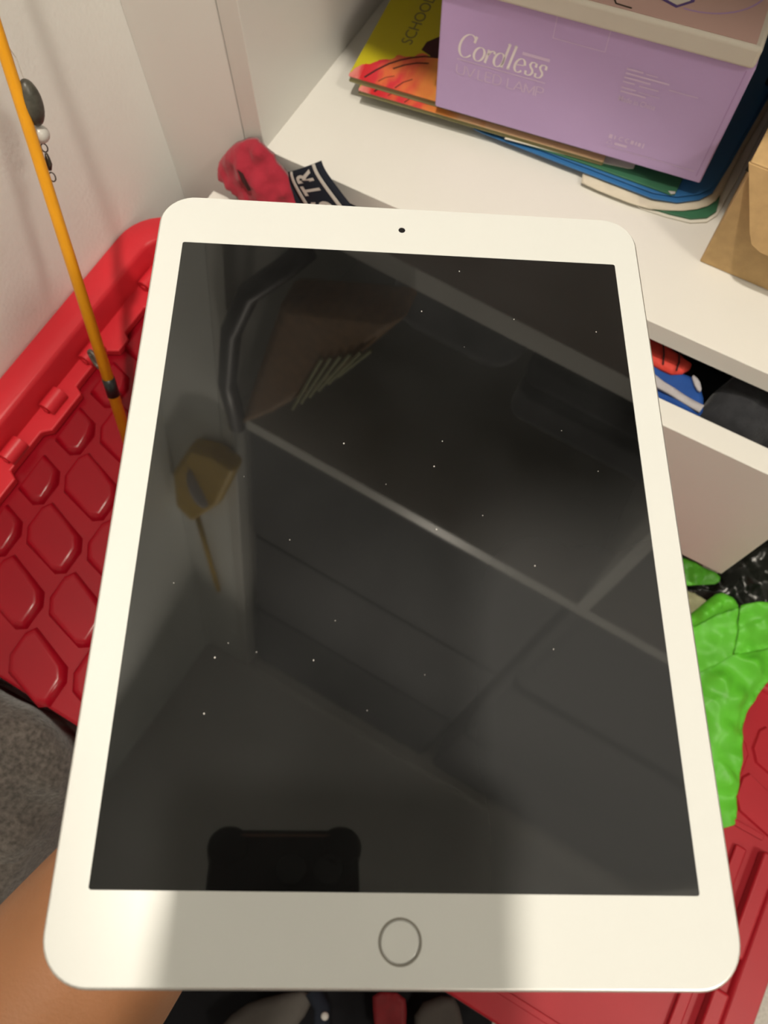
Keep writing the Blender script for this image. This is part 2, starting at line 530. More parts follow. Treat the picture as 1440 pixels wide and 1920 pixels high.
def cordless():
    L = []
    L.append([arc(0.36, 0.5, 0.34, 0.5, 48, 318, 26), [(0.60, 0.70), (0.62, 0.98)]])                          # C
    def o_(x): return [arc(x+0.22, 0.29, 0.22, 0.30, 0, 360, 24)]
    def s_(x): return [[(x+0.36, 0.40), (x+0.34, 0.54), (x+0.24, 0.59), (x+0.12, 0.56), (x+0.09, 0.45), (x+0.15, 0.36), (x+0.26, 0.27), (x+0.31, 0.17), (x+0.27, 0.04), (x+0.15, -0.01), (x+0.04, 0.03), (x+0.01, 0.17)]]
    L.append(o_(0.74))
    L.append([[(1.32, 0.0), (1.32, 0.58)], [(1.25, 0.54), (1.32, 0.58)], [(1.33, 0.36), (1.42, 0.54), (1.52, 0.59), (1.58, 0.54), (1.58, 0.47)]])
    L.append([arc(1.86, 0.29, 0.20, 0.30, 0, 360, 24), [(2.08, 0.0), (2.08, 1.05)], [(2.00, 1.0), (2.08, 1.05)], [(2.08, 0.02), (2.16, 0.03)]])
    L.append([[(2.36, 0.0), (2.36, 1.05)], [(2.28, 1.0), (2.36, 1.05)], [(2.36, 0.02), (2.45, 0.04)]])
    L.append([[(2.60, 0.30), (2.98, 0.34)], arc(2.80, 0.30, 0.20, 0.30, 10, 320, 24)])
    L.append(s_(3.12)); L.append(s_(3.56))
    return didone(L)

# ================================================================ THE ROOM
def structure(name, bm, mat, **k):
    return tag(obj(name, bm, mat, **k), kind='structure')
WX = -448.0
YF = 390.0     # front plane of the fitted unit
RMX, RMY = 1500, -1200
structure('floor', box(bm_(), WX-60, RMX, RMY, 960, -1140, -1100), 'floor')
structure('ceiling', box(bm_(), WX-60, RMX, RMY, 960, 1402, 1450), 'ceiling')
structure('wall_left', box(bm_(), WX-60, WX, RMY, 960, -1100, 1402), 'wall')
structure('wall_back', box(bm_(), WX, RMX, 900, 960, -1100, 1402), 'wall')
structure('wall_right', box(bm_(), RMX, RMX+60, RMY, 960, -1100, 1402), 'wall')
structure('wall_front', box(bm_(), WX, RMX, RMY-60, RMY, -1100, 1402), 'wall')
structure('trim_1', box(bm_(), WX, -355.6, YF+1, YF+19, -1100, 1400), 'filler', bevel=0.8)

# ceiling downlight and added fill light -----------------------------------------------
MT['bulb'] = mat_emit('lit_lens', LAMP_COLOR, 60)
def ceiling_lamp(name, at, power, spread, rad, drop, label):
    t = thing(name, (at[0], at[1], 1400-drop), label, 'lamp')
    b = bm_()
    ro, ri = rad*1.45 if drop < 10 else rad*1.06, rad
    cir = lambda r: [(at[0]+r*math.cos(a*math.pi/24), at[1]+r*math.sin(a*math.pi/24)) for a in range(48)]
    zb = 1402-drop
    vo = [[b.verts.new((p[0], p[1], z)) for p in cir(r)] for r, z in ((ro, 1402), (ro, zb+2), (ri, zb-1), (ri, 1402))]
    for i in range(4):
        a_, c_ = vo[i], vo[(i+1) % 4]
        for k in range(48):
            b.faces.new((a_[k], a_[(k+1) % 48], c_[(k+1) % 48], c_[k]))
    obj('trim_ring', b, 'lamp_trim', t, smooth=False)
    b = bm_(); prism(b, cir(ri), zb+3, zb+5); obj('lamp_lens', b, 'bulb', t)
    ld = bpy.data.lights.new('lamp_light', 'AREA')
    ld.shape = 'DISK'; ld.size = rad*1.9*S; ld.energy = power; ld.color = LAMP_COLOR; ld.spread = math.radians(spread)
    lo = bpy.data.objects.new('lamp_light', ld); COL.objects.link(lo)
    lo.parent = t; lo.location = (0, 0, 0.0025)
MT['bulb'] = mat_emit('lit_lens', LAMP_COLOR, 8)
ceiling_lamp('ceiling_downlight', LAMP, LAMP_POWER, LAMP_SPREAD, 34, 8, 'small round recessed downlight in the ceiling close to the left wall')
ceiling_lamp('fill_light', FILL_LAMP, FILL_POWER, FILL_SPREAD, 120, 40, 'added fill light, a large round opal disc on the right side of the room')

# ================================================================ FITTED SHELF UNIT
unit = thing('wardrobe_unit', (130, 640, -1100), 'white fitted wardrobe unit with open shelves and a drawer below the purple box', 'wardrobe')
def board(name, a, parent=unit, mat='melamine', bevel=0.7): return obox(name, a, mat, parent, bevel)
XL, XR = -335.5, 640.0
board('side_panel', (-354.0, XL, YF, 892, -1100, 1400))
board('side_panel', (XR, XR+18.5, YF, 892, -1100, 1400))
board('back_panel', (XL, XR, 884, 892, -1100, 1400))
board('shelf', (XL, XR, YF, 884, -519, -500))
board('shelf', (XL, XR, YF-8, 884, -6, 15))
board('shelf', (XL, XR, YF, 884, 346, 366))
board('top_board', (XL, XR, YF, 884, 1381, 1400))
board('divider', (114, 127, YF, 884, 15, 346))
board('divider', (172, 190, YF+2, 884, -1100, -519))
board('bottom_board', (XL, XR, YF+4, 884, -1100, -1082))
# pulled-out drawer
dr = obox('drawer', (-383, 171, 347, 368, -743, -550), 'melamine', unit, bevel=1.0)
for nm, a in (('drawer_side', (-326, -312, 368, 800, -720, -575)), ('drawer_side', (146, 160, 368, 800, -720, -575)),
              ('drawer_back', (-312, 146, 786, 800, -720, -575)), ('drawer_bottom', (-312, 146, 368, 786, -716, -708))):
    obox(nm, a, 'melamine', dr, bevel=0.6)
# lowest drawer, shut
obox('drawer', (-383, 171, 369, 388, -1070, -880), 'melamine', unit, bevel=1.0)

# ================================================================ RED TOTES
CELL = [(-21, 24), (-26, 17), (-26, -3), (-18, -15), (18, -24), (25.5, -19), (25.5, 1), (19, 11)]
def cell_mesh(h, inset, mat='red'):
    b = bm_()
    lo = [(x, y) for x, y in CELL]
    hi = []
    for x, y in CELL:
        l = math.hypot(x, y); hi.append((x*(l-inset)/l, y*(l-inset)/l))
    frustum(b, [(x*S, y*S) for x, y in lo], [(x*S, y*S) for x, y in hi], 0, h*S)
    bmesh.ops.recalc_face_normals(b, faces=b.faces)
    me = bpy.data.meshes.new('hex_panel'); b.to_mesh(me); b.free()
    me.materials.append(MT[mat])
    return me
def rim_sweep(b, path, prof):
    """path: (x,y) list (open); prof: (inward offset, z); inward is to the right of travel"""
    rings = []
    n = len(path)
    for i, p in enumerate(path):
        a = path[max(0, i-1)]; c = path[min(n-1, i+1)]
        dx, dy = c[0]-a[0], c[1]-a[1]; l = math.hypot(dx, dy)
        nx, ny = dy/l, -dx/l
        rings.append([b.verts.new((p[0]+nx*o, p[1]+ny*o, z)) for o, z in prof])
    for r0, r1 in zip(rings, rings[1:]):
        for k in range(len(prof)-1):
            b.faces.new((r0[k], r0[k+1], r1[k+1], r1[k]))
    for r in (rings[0], rings[-1]):
        try: b.faces.new(r)
        except ValueError: pass
    return b
def corner(cx, cy, r, a0, a1, n=8):
    return [(cx + r*math.cos(math.radians(a0+(a1-a0)*k/n)), cy + r*math.sin(math.radians(a0+(a1-a0)*k/n))) for k in range(n+1)]
def tote_body(t, x0, x1, y0, y1, zt, zb):
    b = bm_()
    po = rrect(x0, x1, y0, y1, 34); pl = rrect(x0+28, x1-28, y0+28, y1-28, 24)
    frustum(b, pl, po, zb, zt)
    o = obj('body', b, 'red', t, smooth=False, bevel=2)
    return o
def tote_rib(t, x0, x1, y0, y1, z):
    b = bm_(); prism(b, rrect(x0-3, x1+3, y0-3, y1+3, 36), z-12, z)
    obj('stacking_rib', b, 'red', t, bevel=2)

# --- upper left tote, lid open to view
LX0, LX1, LY0, LY1 = -447.0, -60.0, -66.0, 345.0
tl = thing('storage_tote', (-253, 140, -838), 'red storage tote against the wall, its honeycomb lid under the yellow rod', 'storage box', 'red plastic totes')
tote_body(tl, LX0+12, LX1-12, LY0+12, LY1-12, -640, -836)
tote_rib(tl, LX0+12, LX1-12, LY0+12, LY1-12, -700)
PZ = -608.0
b = bm_(); prism(b, rrect(LX0+8, LX1-8, LY0+6, LY1-8, 28), -640, PZ)
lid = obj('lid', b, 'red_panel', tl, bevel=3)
b = bm_()
path = [(LX0, LY0+10), (LX0, 60), (LX0, 180), (LX0, 260)] + corner(LX0+44, LY1-44, 44, 180, 90) + [(-300, LY1), (-180, LY1)] + corner(LX1-44, LY1-44, 44, 90, 0) + [(LX1, 100), (LX1, LY0+10)]
rim_sweep(b, path, [(2, -648), (0, -640), (0, -581), (1.5, -576.5), (5, -574.5), (22, -574), (26, -575.5), (28, -580), (31, -600), (31, -640), (2, -648)])
obj('rim', b, 'red', lid, smooth=False, bevel=1.2)
# raised hinge strip with tabs and hinge knuckles along the wall side
b = bm_()
strip = [(-417, -30), (-417, 322)]
edge = []
y = 318
notch = [(-386, 312), (-386, 268), (-398, 262), (-398, 232), (-391, 228), (-391, 214), (-402, 208), (-402, 168), (-394, 164), (-394, 124),
         (-401, 118), (-401, 78), (-393, 74), (-393, 34), (-402, 28), (-402, -28)]
prism(b, strip[::-1] + notch[::-1], PZ, -600)
obj('hinge_strip', b, 'red', lid, bevel=1.5)
for yy in (300, 288, 201, 147, 94, 40, -14):
    if yy == 300: continue
    b = bm_()
    tube(b, [(-408, yy-11, -597), (-408, yy+9, -597)], 7.5, 14)
    tube(b, [(-408, yy-12.2, -597), (-408, yy-11, -597)], 3.2, 10)
    box(b, -416, -404, yy-3, yy+9, -606, -596)
    obj('hinge_knuckle', b, 'red', lid, bevel=0.8)
def pad_mesh(poly, h, mat):
    """raised plate with a rounded shoulder"""
    b = bm_()
    cx = sum(p[0] for p in poly)/len(poly); cy = sum(p[1] for p in poly)/len(poly)
    rings = []
    for inset, z in ((0, 0), (1.2, 0.42*h), (2.6, 0.74*h), (4.2, 0.93*h), (6.0, h), (7.4, h)):
        rg_ = []
        for x, y in poly:
            l = math.hypot(x-cx, y-cy); q = (l-inset)/l
            rg_.append(b.verts.new(((cx+(x-cx)*q)*S, (cy+(y-cy)*q)*S, z*S)))
        rings.append(rg_)
    n = len(poly)
    for a, c in zip(rings, rings[1:]):
        for i in range(n): b.faces.new((a[i], a[(i+1) % n], c[(i+1) % n], c[i]))
    b.faces.new(rings[-1])
    bmesh.ops.recalc_face_normals(b, faces=b.faces)
    if b.faces[-1].normal.z < 0: bmesh.ops.reverse_faces(b, faces=b.faces)
    me = bpy.data.meshes.new('hex_panel'); b.to_mesh(me); b.free()
    me.materials.append(MT[mat])
    for p in me.polygons: p.use_smooth = True
    return me
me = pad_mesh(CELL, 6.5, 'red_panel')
org = origin_of(lid)
A0 = Vector((-337.5, 100.0))
for i in range(-2, 6):
    for j in range(-5, 6):
        c = A0 + Vector((51.0, 12.5))*i + Vector((1.2, -50.5))*j
        c.y -= 0
        if c.x < -372 or c.x > LX1-44 or c.y > LY1-56 or c.y < LY0+26: continue
        if c.x < -362: continue
        o = link_mesh('hex_panel', me, None, lid, W((c.x, c.y, PZ)) - org)
# half cells by the strip
half = [(-1, 17), (-1, -19), (18, -24), (25.5, -19), (25.5, 1), (19, 11)]
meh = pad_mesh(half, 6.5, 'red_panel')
for j in range(-3, 4):
    c = A0 + Vector((-51.0, -12.5)) + Vector((1.2, -50.5))*j
    if c.y < LY0+24 or c.y > 290: continue
    link_mesh('hex_panel', meh, None, lid, W((c.x, c.y, PZ)) - org)
# injection-moulding gate mark
b = bm_(); tube(b, [(-290, 64, PZ), (-290, 64, PZ+7.3)], 2.2, 10); obj('gate_mark', b, 'red', lid)
# --- lower left tote carrying it
tl2 = thing('storage_tote', (-253, 140, -1100), 'red storage tote at the bottom of the stack by the wall', 'storage box', 'red plastic totes')
tote_body(tl2, LX0+12, LX1-12, LY0+12, LY1-12, -875, -1099)
b = bm_(); prism(b, rrect(LX0, LX1, LY0, LY1, 40), -880, -838); obj('lid', b, 'red', tl2, bevel=4)
tote_rib(tl2, LX0+12, LX1-12, LY0+12, LY1-12, -940)

# --- right tote under the green bag
RX0, RX1, RY0, RY1 = -40.0, 367.0, -105.0, 314.0
RZ = -833.0
tr = thing('storage_tote', (164, 104, -1100), 'red storage tote with honeycomb lid under the green plastic bag', 'storage box', 'red plastic totes')
tote_body(tr, RX0+12, RX1-12, RY0+12, RY1-12, -870, -1099)
tote_rib(tr, RX0+12, RX1-12, RY0+12, RY1-12, -935)
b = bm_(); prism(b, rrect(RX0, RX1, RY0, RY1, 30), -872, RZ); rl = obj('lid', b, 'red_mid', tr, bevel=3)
b = bm_()
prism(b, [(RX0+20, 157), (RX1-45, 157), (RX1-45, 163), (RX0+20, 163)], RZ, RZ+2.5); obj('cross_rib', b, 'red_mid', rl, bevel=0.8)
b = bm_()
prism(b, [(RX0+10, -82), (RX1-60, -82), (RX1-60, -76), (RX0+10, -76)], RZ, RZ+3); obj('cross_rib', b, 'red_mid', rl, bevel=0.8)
b = bm_()
rim_sweep(b, [(RX1-60, RY1), (RX1-44, RY1)] + corner(RX1-34, RY1-34, 34, 90, 0) + [(RX1, 200), (RX1, 60), (RX1, -60), (RX1, RY0+12)],
          [(0, -870), (0, RZ+4), (2, RZ+7), (24, RZ+7), (27, RZ+4), (28, RZ), (28, -868), (0, -870)])
obj('rim', b, 'red_mid', rl, bevel=1.2)
b = bm_()
rim_sweep(b, [(RX0+34, RY1), (80, RY1), (RX1-58, RY1)], [(0, -870), (0, RZ+4), (2, RZ+7), (18, RZ+7), (21, RZ+4), (22, RZ), (22, -868), (0, -870)])
obj('rim', b, 'red_mid', rl, bevel=1.2)
for y0, y1 in ((50, 148), (-82, 20)):
    b = bm_()
    box(b, 322, 337, y0, y1, RZ, RZ+15)
    obj('hinge_block', b, 'red_mid', rl, bevel=3)
    b = bm_()
    box(b, 300, 311, y0+6, y1-6, RZ, RZ+6)
    obj('hinge_block', b, 'red_mid', rl, bevel=2)
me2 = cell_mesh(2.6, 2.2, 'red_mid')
org = origin_of(rl)
for i in range(-7, 2):
    for j in range(-6, 3):
        c = Vector((309.0, 237.0)) + Vector((51.0, 12.5))*i + Vector((1.2, -50.5))*j
        if c.x < RX0+40 or c.x > RX1-48 or c.y > RY1-44 or c.y < RY0+48 or 136 < c.y < 184: continue
        if c.x > 270 and c.y < 150: continue
        link_mesh('hex_panel', me2, None, rl, W((c.x, c.y, RZ)) - org)

# ================================================================ TABLET
T0 = Vector((-38.72, 76.09, -229.53))
TX = Vector((0.8751031, 0.47904571, -0.06862774)).normalized()
TN = Vector((0.03321565, 0.08202015, 0.99607701)).normalized()
TY = TN.cross(TX).normalized(); TX = TY.cross(TN).normalized()
tab = bpy.data.objects.new('tablet', None); COL.objects.link(tab)
tm = Matrix((TX, TY, TN)).transposed().to_4x4(); tm.translation = W(T0); tab.matrix_world = tm
tab.empty_display_size = 0.02
tag(tab, 'white tablet with dark screen and round home button, held flat over the red totes', 'tablet')
def tobj(name, b, mat, parent=tab, smooth=False, bevel=0, seg=2):
    for v in b.verts: v.co = v.co*S
    bmesh.ops.recalc_face_normals(b, faces=b.faces)
    me = bpy.data.meshes.new(name); b.to_mesh(me); b.free()
    o = link_mesh(name, me, mat, parent)
    if smooth:
        for p in me.polygons: p.use_smooth = True
    if bevel:
        md = o.modifiers.new('bevel', 'BEVEL'); md.width = bevel*S; md.segments = seg; md.limit_method = 'ANGLE'; md.angle_limit = math.radians(30)
        md.harden_normals = True
        for p in me.polygons: p.use_smooth = True
    return o
HW, HH = 87.05, 125.3
# aluminium body: rounded back, thin chamfer at the front
b = bm_()
def loops(b, secs):
    rr = []
    for inset, z in secs:
        rr.append([b.verts.new((x, y, z)) for x, y in rrect(-HW+inset, HW-inset, -HH+inset, HH-inset, max(1.0, 12.2-inset), 10)])
    n = len(rr[0])
    for a, c in zip(rr, rr[1:]):
        for k in range(n): b.faces.new((a[k], a[(k+1) % n], c[(k+1) % n], c[k]))
    b.faces.new(rr[0][::-1]); b.faces.new(rr[-1])
loops(b, [(9, -7.4), (4.5, -6.9), (2.0, -5.6), (0.6, -3.6), (0.1, -1.6), (0, -0.9), (0.25, -0.55), (0.8, -0.5)])
tobj('aluminium_body', b, 'alu', smooth=True)
# white glass front with opening for the display, home button and camera
SW, SH = 77.7, 103.65
b = bm_()
outer = rrect(-HW+0.75, HW-0.75, -HH+0.75, HH-0.75, 11.5, 10)
inner = rrect(-SW, SW, -SH, SH, 0.7, 3)
btn = [(5.45*math.cos(a*math.pi/24), -114.6+5.45*math.sin(a*math.pi/24)) for a in range(48)]
camh = [(1.25*math.cos(a*math.pi/10), 114.4+1.25*math.sin(a*math.pi/10)) for a in range(20)]
allp, edg = [], []
for lp in (outer, inner, btn, camh):
    s0 = len(allp); allp += [Vector(p) for p in lp]
    edg += [(s0+i, s0+(i+1) % len(lp)) for i in range(len(lp))]
vs, es, fs, _, _, _ = delaunay_2d_cdt(allp, edg, [], 2, 1e-6)
vv = [b.verts.new((v.x, v.y, 0)) for v in vs]
ctr = lambda f: (sum(vs[i].x for i in f)/len(f), sum(vs[i].y for i in f)/len(f))
for f in fs:
    cx, cy = ctr(f)
    if inside(inner, cx, cy) or inside(btn, cx, cy) or inside(camh, cx, cy) or not inside(outer, cx, cy): continue
    b.faces.new([vv[i] for i in f])
r = bmesh.ops.extrude_face_region(b, geom=b.faces[:])
for g in r['geom']:
    if isinstance(g, bmesh.types.BMVert): g.co.z -= 0.55
tobj('front_glass', b, 'tablet_white')
b = bm_(); prism(b, rrect(-SW-0.05, SW+0.05, -SH-0.05, SH+0.05, 0.7, 3), -0.5, -0.04)
scr = tobj('screen', b, 'screen')
b = bm_()
for k in range(48):
    pass
ri = [(4.9*math.cos(a*math.pi/24), -114.6+4.9*math.sin(a*math.pi/24)) for a in range(48)]
a1 = [b.verts.new((x, y, 0.03)) for x, y in btn]; a2 = [b.verts.new((x, y, 0.03)) for x, y in ri]
a3 = [b.verts.new((x, y, -0.5)) for x, y in btn]; a4 = [b.verts.new((x, y, -0.5)) for x, y in ri]
for k in range(48):
    k2 = (k+1) % 48
    for q in ((a1[k], a1[k2], a2[k2], a2[k]), (a2[k], a2[k2], a4[k2], a4[k]), (a4[k], a4[k2], a3[k2], a3[k]), (a3[k], a3[k2], a1[k2], a1[k])):
        b.faces.new(q)
hb = tobj('home_button_ring', b, 'ring')
b = bm_(); rr = [b.verts.new((x, y, -0.22)) for x, y in ri]; rc = [b.verts.new((x*0.9, -114.6+(y+114.6)*0.9, -0.26)) for x, y in ri]; rb = [b.verts.new((x, y, -0.5)) for x, y in ri]
for k in range(48):
    k2 = (k+1) % 48
    b.faces.new((rr[k], rr[k2], rc[k2], rc[k])); b.faces.new((rb[k], rb[k2], rr[k2], rr[k]))
b.faces.new(rc)
tobj('home_button', b, 'tablet_white', smooth=True)
b = bm_(); prism(b, [(x*0.98, 114.4+(y-114.4)*0.98) for x, y in camh], -0.5, -0.12); tobj('front_camera', b, 'lens')
b = bm_()
for k in range(26):
    x, y = random.uniform(-70, 70), random.uniform(-70, 98)
    w = random.uniform(0.12, 0.30); a = random.random()*3
    prism(b, [(x+w*math.cos(a+q*2*math.pi/5)*random.uniform(.6, 1), y+w*math.sin(a+q*2*math.pi/5)) for q in range(5)], -0.03, 0.06)
tag(tobj('dust_specks', b, 'snap'), kind='stuff')

# ================================================================ PHONE THE PICTURE IS TAKEN WITH
ph = bpy.data.objects.new('smartphone', None); COL.objects.link(ph)
pm_ = Matrix((RIGHT, UP, BACK)).transposed().to_4x4(); pm_.translation = W((0, 0, 0)) ; ph.matrix_world = pm_
tag(ph, 'black smartphone in a dark case, mirrored at the bottom of the tablet screen', 'phone')
b = bm_(); prism(b, rrect(-61, 16, -128, 22, 12, 8), 2.4, 12.0); tobj('case', b, 'phone_case', ph, bevel=2.5)
b = bm_(); prism(b, rrect(-57.5, 12.5, -124.5, 18.5, 10, 8), 11.5, 12.6); tobj('display', b, 'phone', ph)
for cx, cy in ((-51.5, 12.5), (6.5, 12.5), (-51.5, -118.5), (6.5, -118.5)):
    b = bm_(); prism(b, rrect(cx-11, cx+11, cy-11, cy+11, 10.5, 6), 1.7, 13.4); tobj('corner_bumper', b, 'phone_case', ph, bevel=2)
b = bm_(); prism(b, rrect(-46, 1, 17.2, 18.6, 0.6, 3), 1.7, 2.6); tobj('metal_edge', b, 'copper', ph)
for cx, cy in ((0, 0), (-19, 0)):
    b = bm_(); ro = [(cx+7.5*math.cos(a*math.pi/16), cy+7.5*math.sin(a*math.pi/16)) for a in range(32)]
    r2 = [(cx+5.5*math.cos(a*math.pi/16), cy+5.5*math.sin(a*math.pi/16)) for a in range(32)]
    q1 = [b.verts.new((x, y, 0.9)) for x, y in ro]; q2 = [b.verts.new((x, y, 0.9)) for x, y in r2]; q3 = [b.verts.new((x, y, 2.5)) for x, y in ro]; q4 = [b.verts.new((x, y, 2.3)) for x, y in r2]
    for k in range(32):
        k2 = (k+1) % 32
        b.faces.new((q1[k], q1[k2], q2[k2], q2[k])); b.faces.new((q3[k], q3[k2], q1[k2], q1[k])); b.faces.new((q2[k], q2[k2], q4[k2], q4[k]))
    b.faces.new(q4)
    tobj('camera_ring', b, 'lens', ph)

# ================================================================ THINGS ON THE SHELF
BA = math.radians(7.848)
BO = Vector((-225.5, 473.0, -476.0)); EU = Vector((math.cos(BA), math.sin(BA), 0)); EB = Vector((-math.sin(BA), math.cos(BA), 0)); EZ = Vector((0, 0, 1))
def lbox(b, u0, u1, v0, v1, z0, z1, org=BO):
    vs = []
    for u in (u0, u1):
        for v in (v0, v1):
            for z in (z0, z1):
                vs.append(b.verts.new(org + EU*u + EB*v + EZ*z))
    for f in ((0, 1, 3, 2), (4, 6, 7, 5), (0, 4, 5, 1), (2, 3, 7, 6), (0, 2, 6, 4), (1, 5, 7, 3)):
        b.faces.new([vs[i] for i in f])
    return b
# paper stack -----------------------------------------------------
def flat(name, poly, z0, z1, mat, label, cat, group=None, bevel=0.5, parent=None):
    b = bm_(); prism(b, poly, z0, z1)
    o = obj(name, b, mat, parent, bevel=bevel)
    return tag(o, label, cat, group) if parent is None else o
def lrect(x, y, w, d, r=3):
    return rot2(rrect(x, x+w, y, y+d, r, 5), BA, (x, y))
GRP = 'school papers under the purple box'
nb = thing('notebook', (-60, 600, -500), 'green and white exercise book at the bottom of the paper stack', 'notebook', GRP)
ng = [(-47, 481), (-25, 483.5), (-8, 487), (3, 494), (7.5, 504), (8.5, 540), (8, 740), (-180, 740), (-170, 560), (-100, 505)]
flat('lower_cover', ng, -499.8, -498.3, 'paper', None, None, parent=nb)
flat('pages', [(-46, 483), (-25, 485.5), (-9, 489), (1.5, 496), (5.5, 505), (4, 514), (-1, 535), (-1, 730), (-170, 730), (-165, 565), (-98, 507)], -498.3, -496.2, 'green_folder', None, None, parent=nb)
b = sheet_bm([(-104, 479, -495.2), (-76, 478, -495.2), (-47, 479.5, -495.6), (-22, 488, -495.0), (-4, 501, -494.6), (3, 517, -494.8), (1, 545, -494), (4, 640, -494), (4, 740, -494), (-110, 740, -495), (-112, 600, -495)],
             step=9, amp=0.5, freq=0.06, thick=0.6, seed=3.1, rough_cut=1)
tag(obj('paper_sheet', b, 'cream_paper', smooth=True), 'crumpled cream sheet of paper sticking out below the blue folder', 'paper', GRP)
bf = thing('document_folder', (-90, 610, -494), 'blue plastic document folder with rounded corner under the purple box', 'folder', GRP)
pol = [(-195, 484), (-187, 483.5), (-120, 485.5), (-42, 488.5), (-24, 494), (-10, 505), (-3.5, 516), (-2.0, 545), (2, 700), (-190, 700)]
b = bm_(); prism(b, pol, -493.4, -492.2); obj('lower_flap', b, 'blue', bf, bevel=0.3)
b = bm_(); prism(b, [(x-2, y+3.5) for x, y in pol], -491.4, -490.6); obj('upper_flap', b, 'blue', bf, bevel=0.3)
gf = thing('document_folder', (-100, 600, -490), 'dark green plastic folder between the blue folder and the books', 'folder', GRP)
pol = [(-166, 486.5), (-164, 485.6), (-100, 491.5), (-31, 495.5), (-28.2, 497.5), (-28.7, 514), (-29, 690), (-168, 690)]
b = bm_(); prism(b, pol, -490.4, -489.0); obj('cover', b, 'green_folder', gf, bevel=0.3)
b = bm_(); prism(b, [(-31, 495.6), (-28.4, 497.6), (-29, 499.5), (-34, 497.5)], -489.0, -488.6); obj('corner_tip', b, 'snap', gf)
b = bm_(); prism(b, [(-167, 482.8), (-120, 491.0), (-70, 502.5), (-66.0, 504.6), (-66.5, 511), (-66, 680), (-168, 680)], -488.9, -488.3)
tag(obj('paper_sheet', b, 'paper', bevel=0.0), 'white paper sheet with rounded corner poking out over the green folder', 'paper', GRP)
def book(name, x, y, w, d, z0, z1, label, seed):
    t = thing(name, (x, y, z0), label, 'book', 'lime school books')
    t.rotation_euler = (0, 0, BA)
    def ob(nm, b, mat, bev=0.2):
        for v in b.verts: v.co = v.co*S
        bmesh.ops.recalc_face_normals(b, faces=b.faces)
        me = bpy.data.meshes.new(nm); b.to_mesh(me); b.free()
        o = link_mesh(nm, me, mat, t)
        return o
    h = z1 - z0
    b = bm_(); prism(b, rrect(0, w, 0, d, 1.5, 3), h-0.7, h); ob('front_cover', b, 'cover')
    b = bm_(); prism(b, rrect(0.8, w-0.5, 0.7, d-0.5, 1, 2), 0.6, h-0.7); ob('pages', b, 'lime_edge')
    b = bm_(); prism(b, rrect(0, w, 0, d, 1.5, 3), 0, 0.6); ob('back_cover', b, 'lime_edge')
    # printed title up the left edge and drawn stem arc
    b = bm_()
    vf = fit(text_tris('SCHOOL', spacing=0.95), 0, 58, 0, 9.5)
    # text runs away from the viewer (+y), tops of the letters to the left (-x)
    on_plane(b, vf, Vector((35.5, 50, h)), Vector((0, 1, 0)), Vector((-1, 0, 0)), 0.05)
    ob('title', b, 'grey_ink')
    b = bm_()
    arcp = [(13, 3), (19, 14), (26, 24), (33, 31), (41, 37), (50, 42), (62, 45)]
    on_plane(b, ribbon(arcp, lambda dx, dy: 1.7), (0, 0, h), (1, 0, 0), (0, 1, 0), 0.06)
    on_plane(b, ribbon([(31, 20), (38, 27), (47, 33), (56, 36)], lambda dx, dy: 1.5), (0, 0, h), (1, 0, 0), (0, 1, 0), 0.06)
    on_plane(b, ribbon([(40, 1), (44, 9), (50, 15)], lambda dx, dy: 0.9), (0, 0, h), (1, 0, 0), (0, 1, 0), 0.06)
    on_plane(b, ribbon([(25, 3), (29, 9), (35, 13)], lambda dx, dy: 0.7), (0, 0, h), (1, 0, 0), (0, 1, 0), 0.06)
    ob('drawn_stem', b, 'brown_ink')
    b = bm_()
    on_plane(b, ([(45, 48), (55, 44), (66, 46), (68, 66), (54, 68), (46, 58)], [(0, 1, 2, 3, 4, 5)]), (0, 0, h), (1, 0, 0), (0, 1, 0), 0.06)
    ob('drawn_seed', b, 'brown_ink')
    return t
book('school_book', -292.3, 466.8, 206, 268, -488.2, -484.2, 'lime school book with red flower, the lower of the two under the purple box', 0)
book('school_book', -303.5, 471.0, 206, 268, -484.1, -478.6, 'lime school book with red flower and visible title, the upper of two', 1)
# soft backing so that the box sits level on the uneven pile: blank envelope on the right
b = bm_(); lbox(b, 110, 200, 28, 190, -13, -0.3)
tag(obj('envelope_stack', b, 'black_folder', bevel=0.6), 'black flat folder lying directly under the right of the purple box', 'folder', GRP)
# purple box ------------------------------------------------------
pb = thing('lamp_box', tuple(BO + EU*106 + EB*100), 'purple cardboard box printed with white lettering on the shelf', 'box')
b = bm_(); lbox(b, 0, 212.4, 0, 200, 0, 99.5); obj('carton', b, 'purple', pb, bevel=1.6, seg=3)
b = bm_()
lbox(b, 207.2, 207.8, -0.12, 0.1, 6, 96)
obj('fold_crease', b, 'emboss', pb)
def face_print(name, vfs, mat, lift=0.18, kind=None):
    b = bm_()
    for vf in vfs: on_plane(b, vf, BO, EU, EZ, lift)
    return tag(obj(name, b, mat, pb), kind=kind)
face_print('brand_lettering', [fit(cordless(), 15.0, 81.5, 49.6, 70.5)], 'print')
rect = lambda u0, u1, v0, v1: ([(u0, v0), (u1, v0), (u1, v1), (u0, v1)], [(0, 1, 2, 3)])
face_print('rule_line', [rect(14.8, 82, 47.0, 47.9)], 'print_faint')
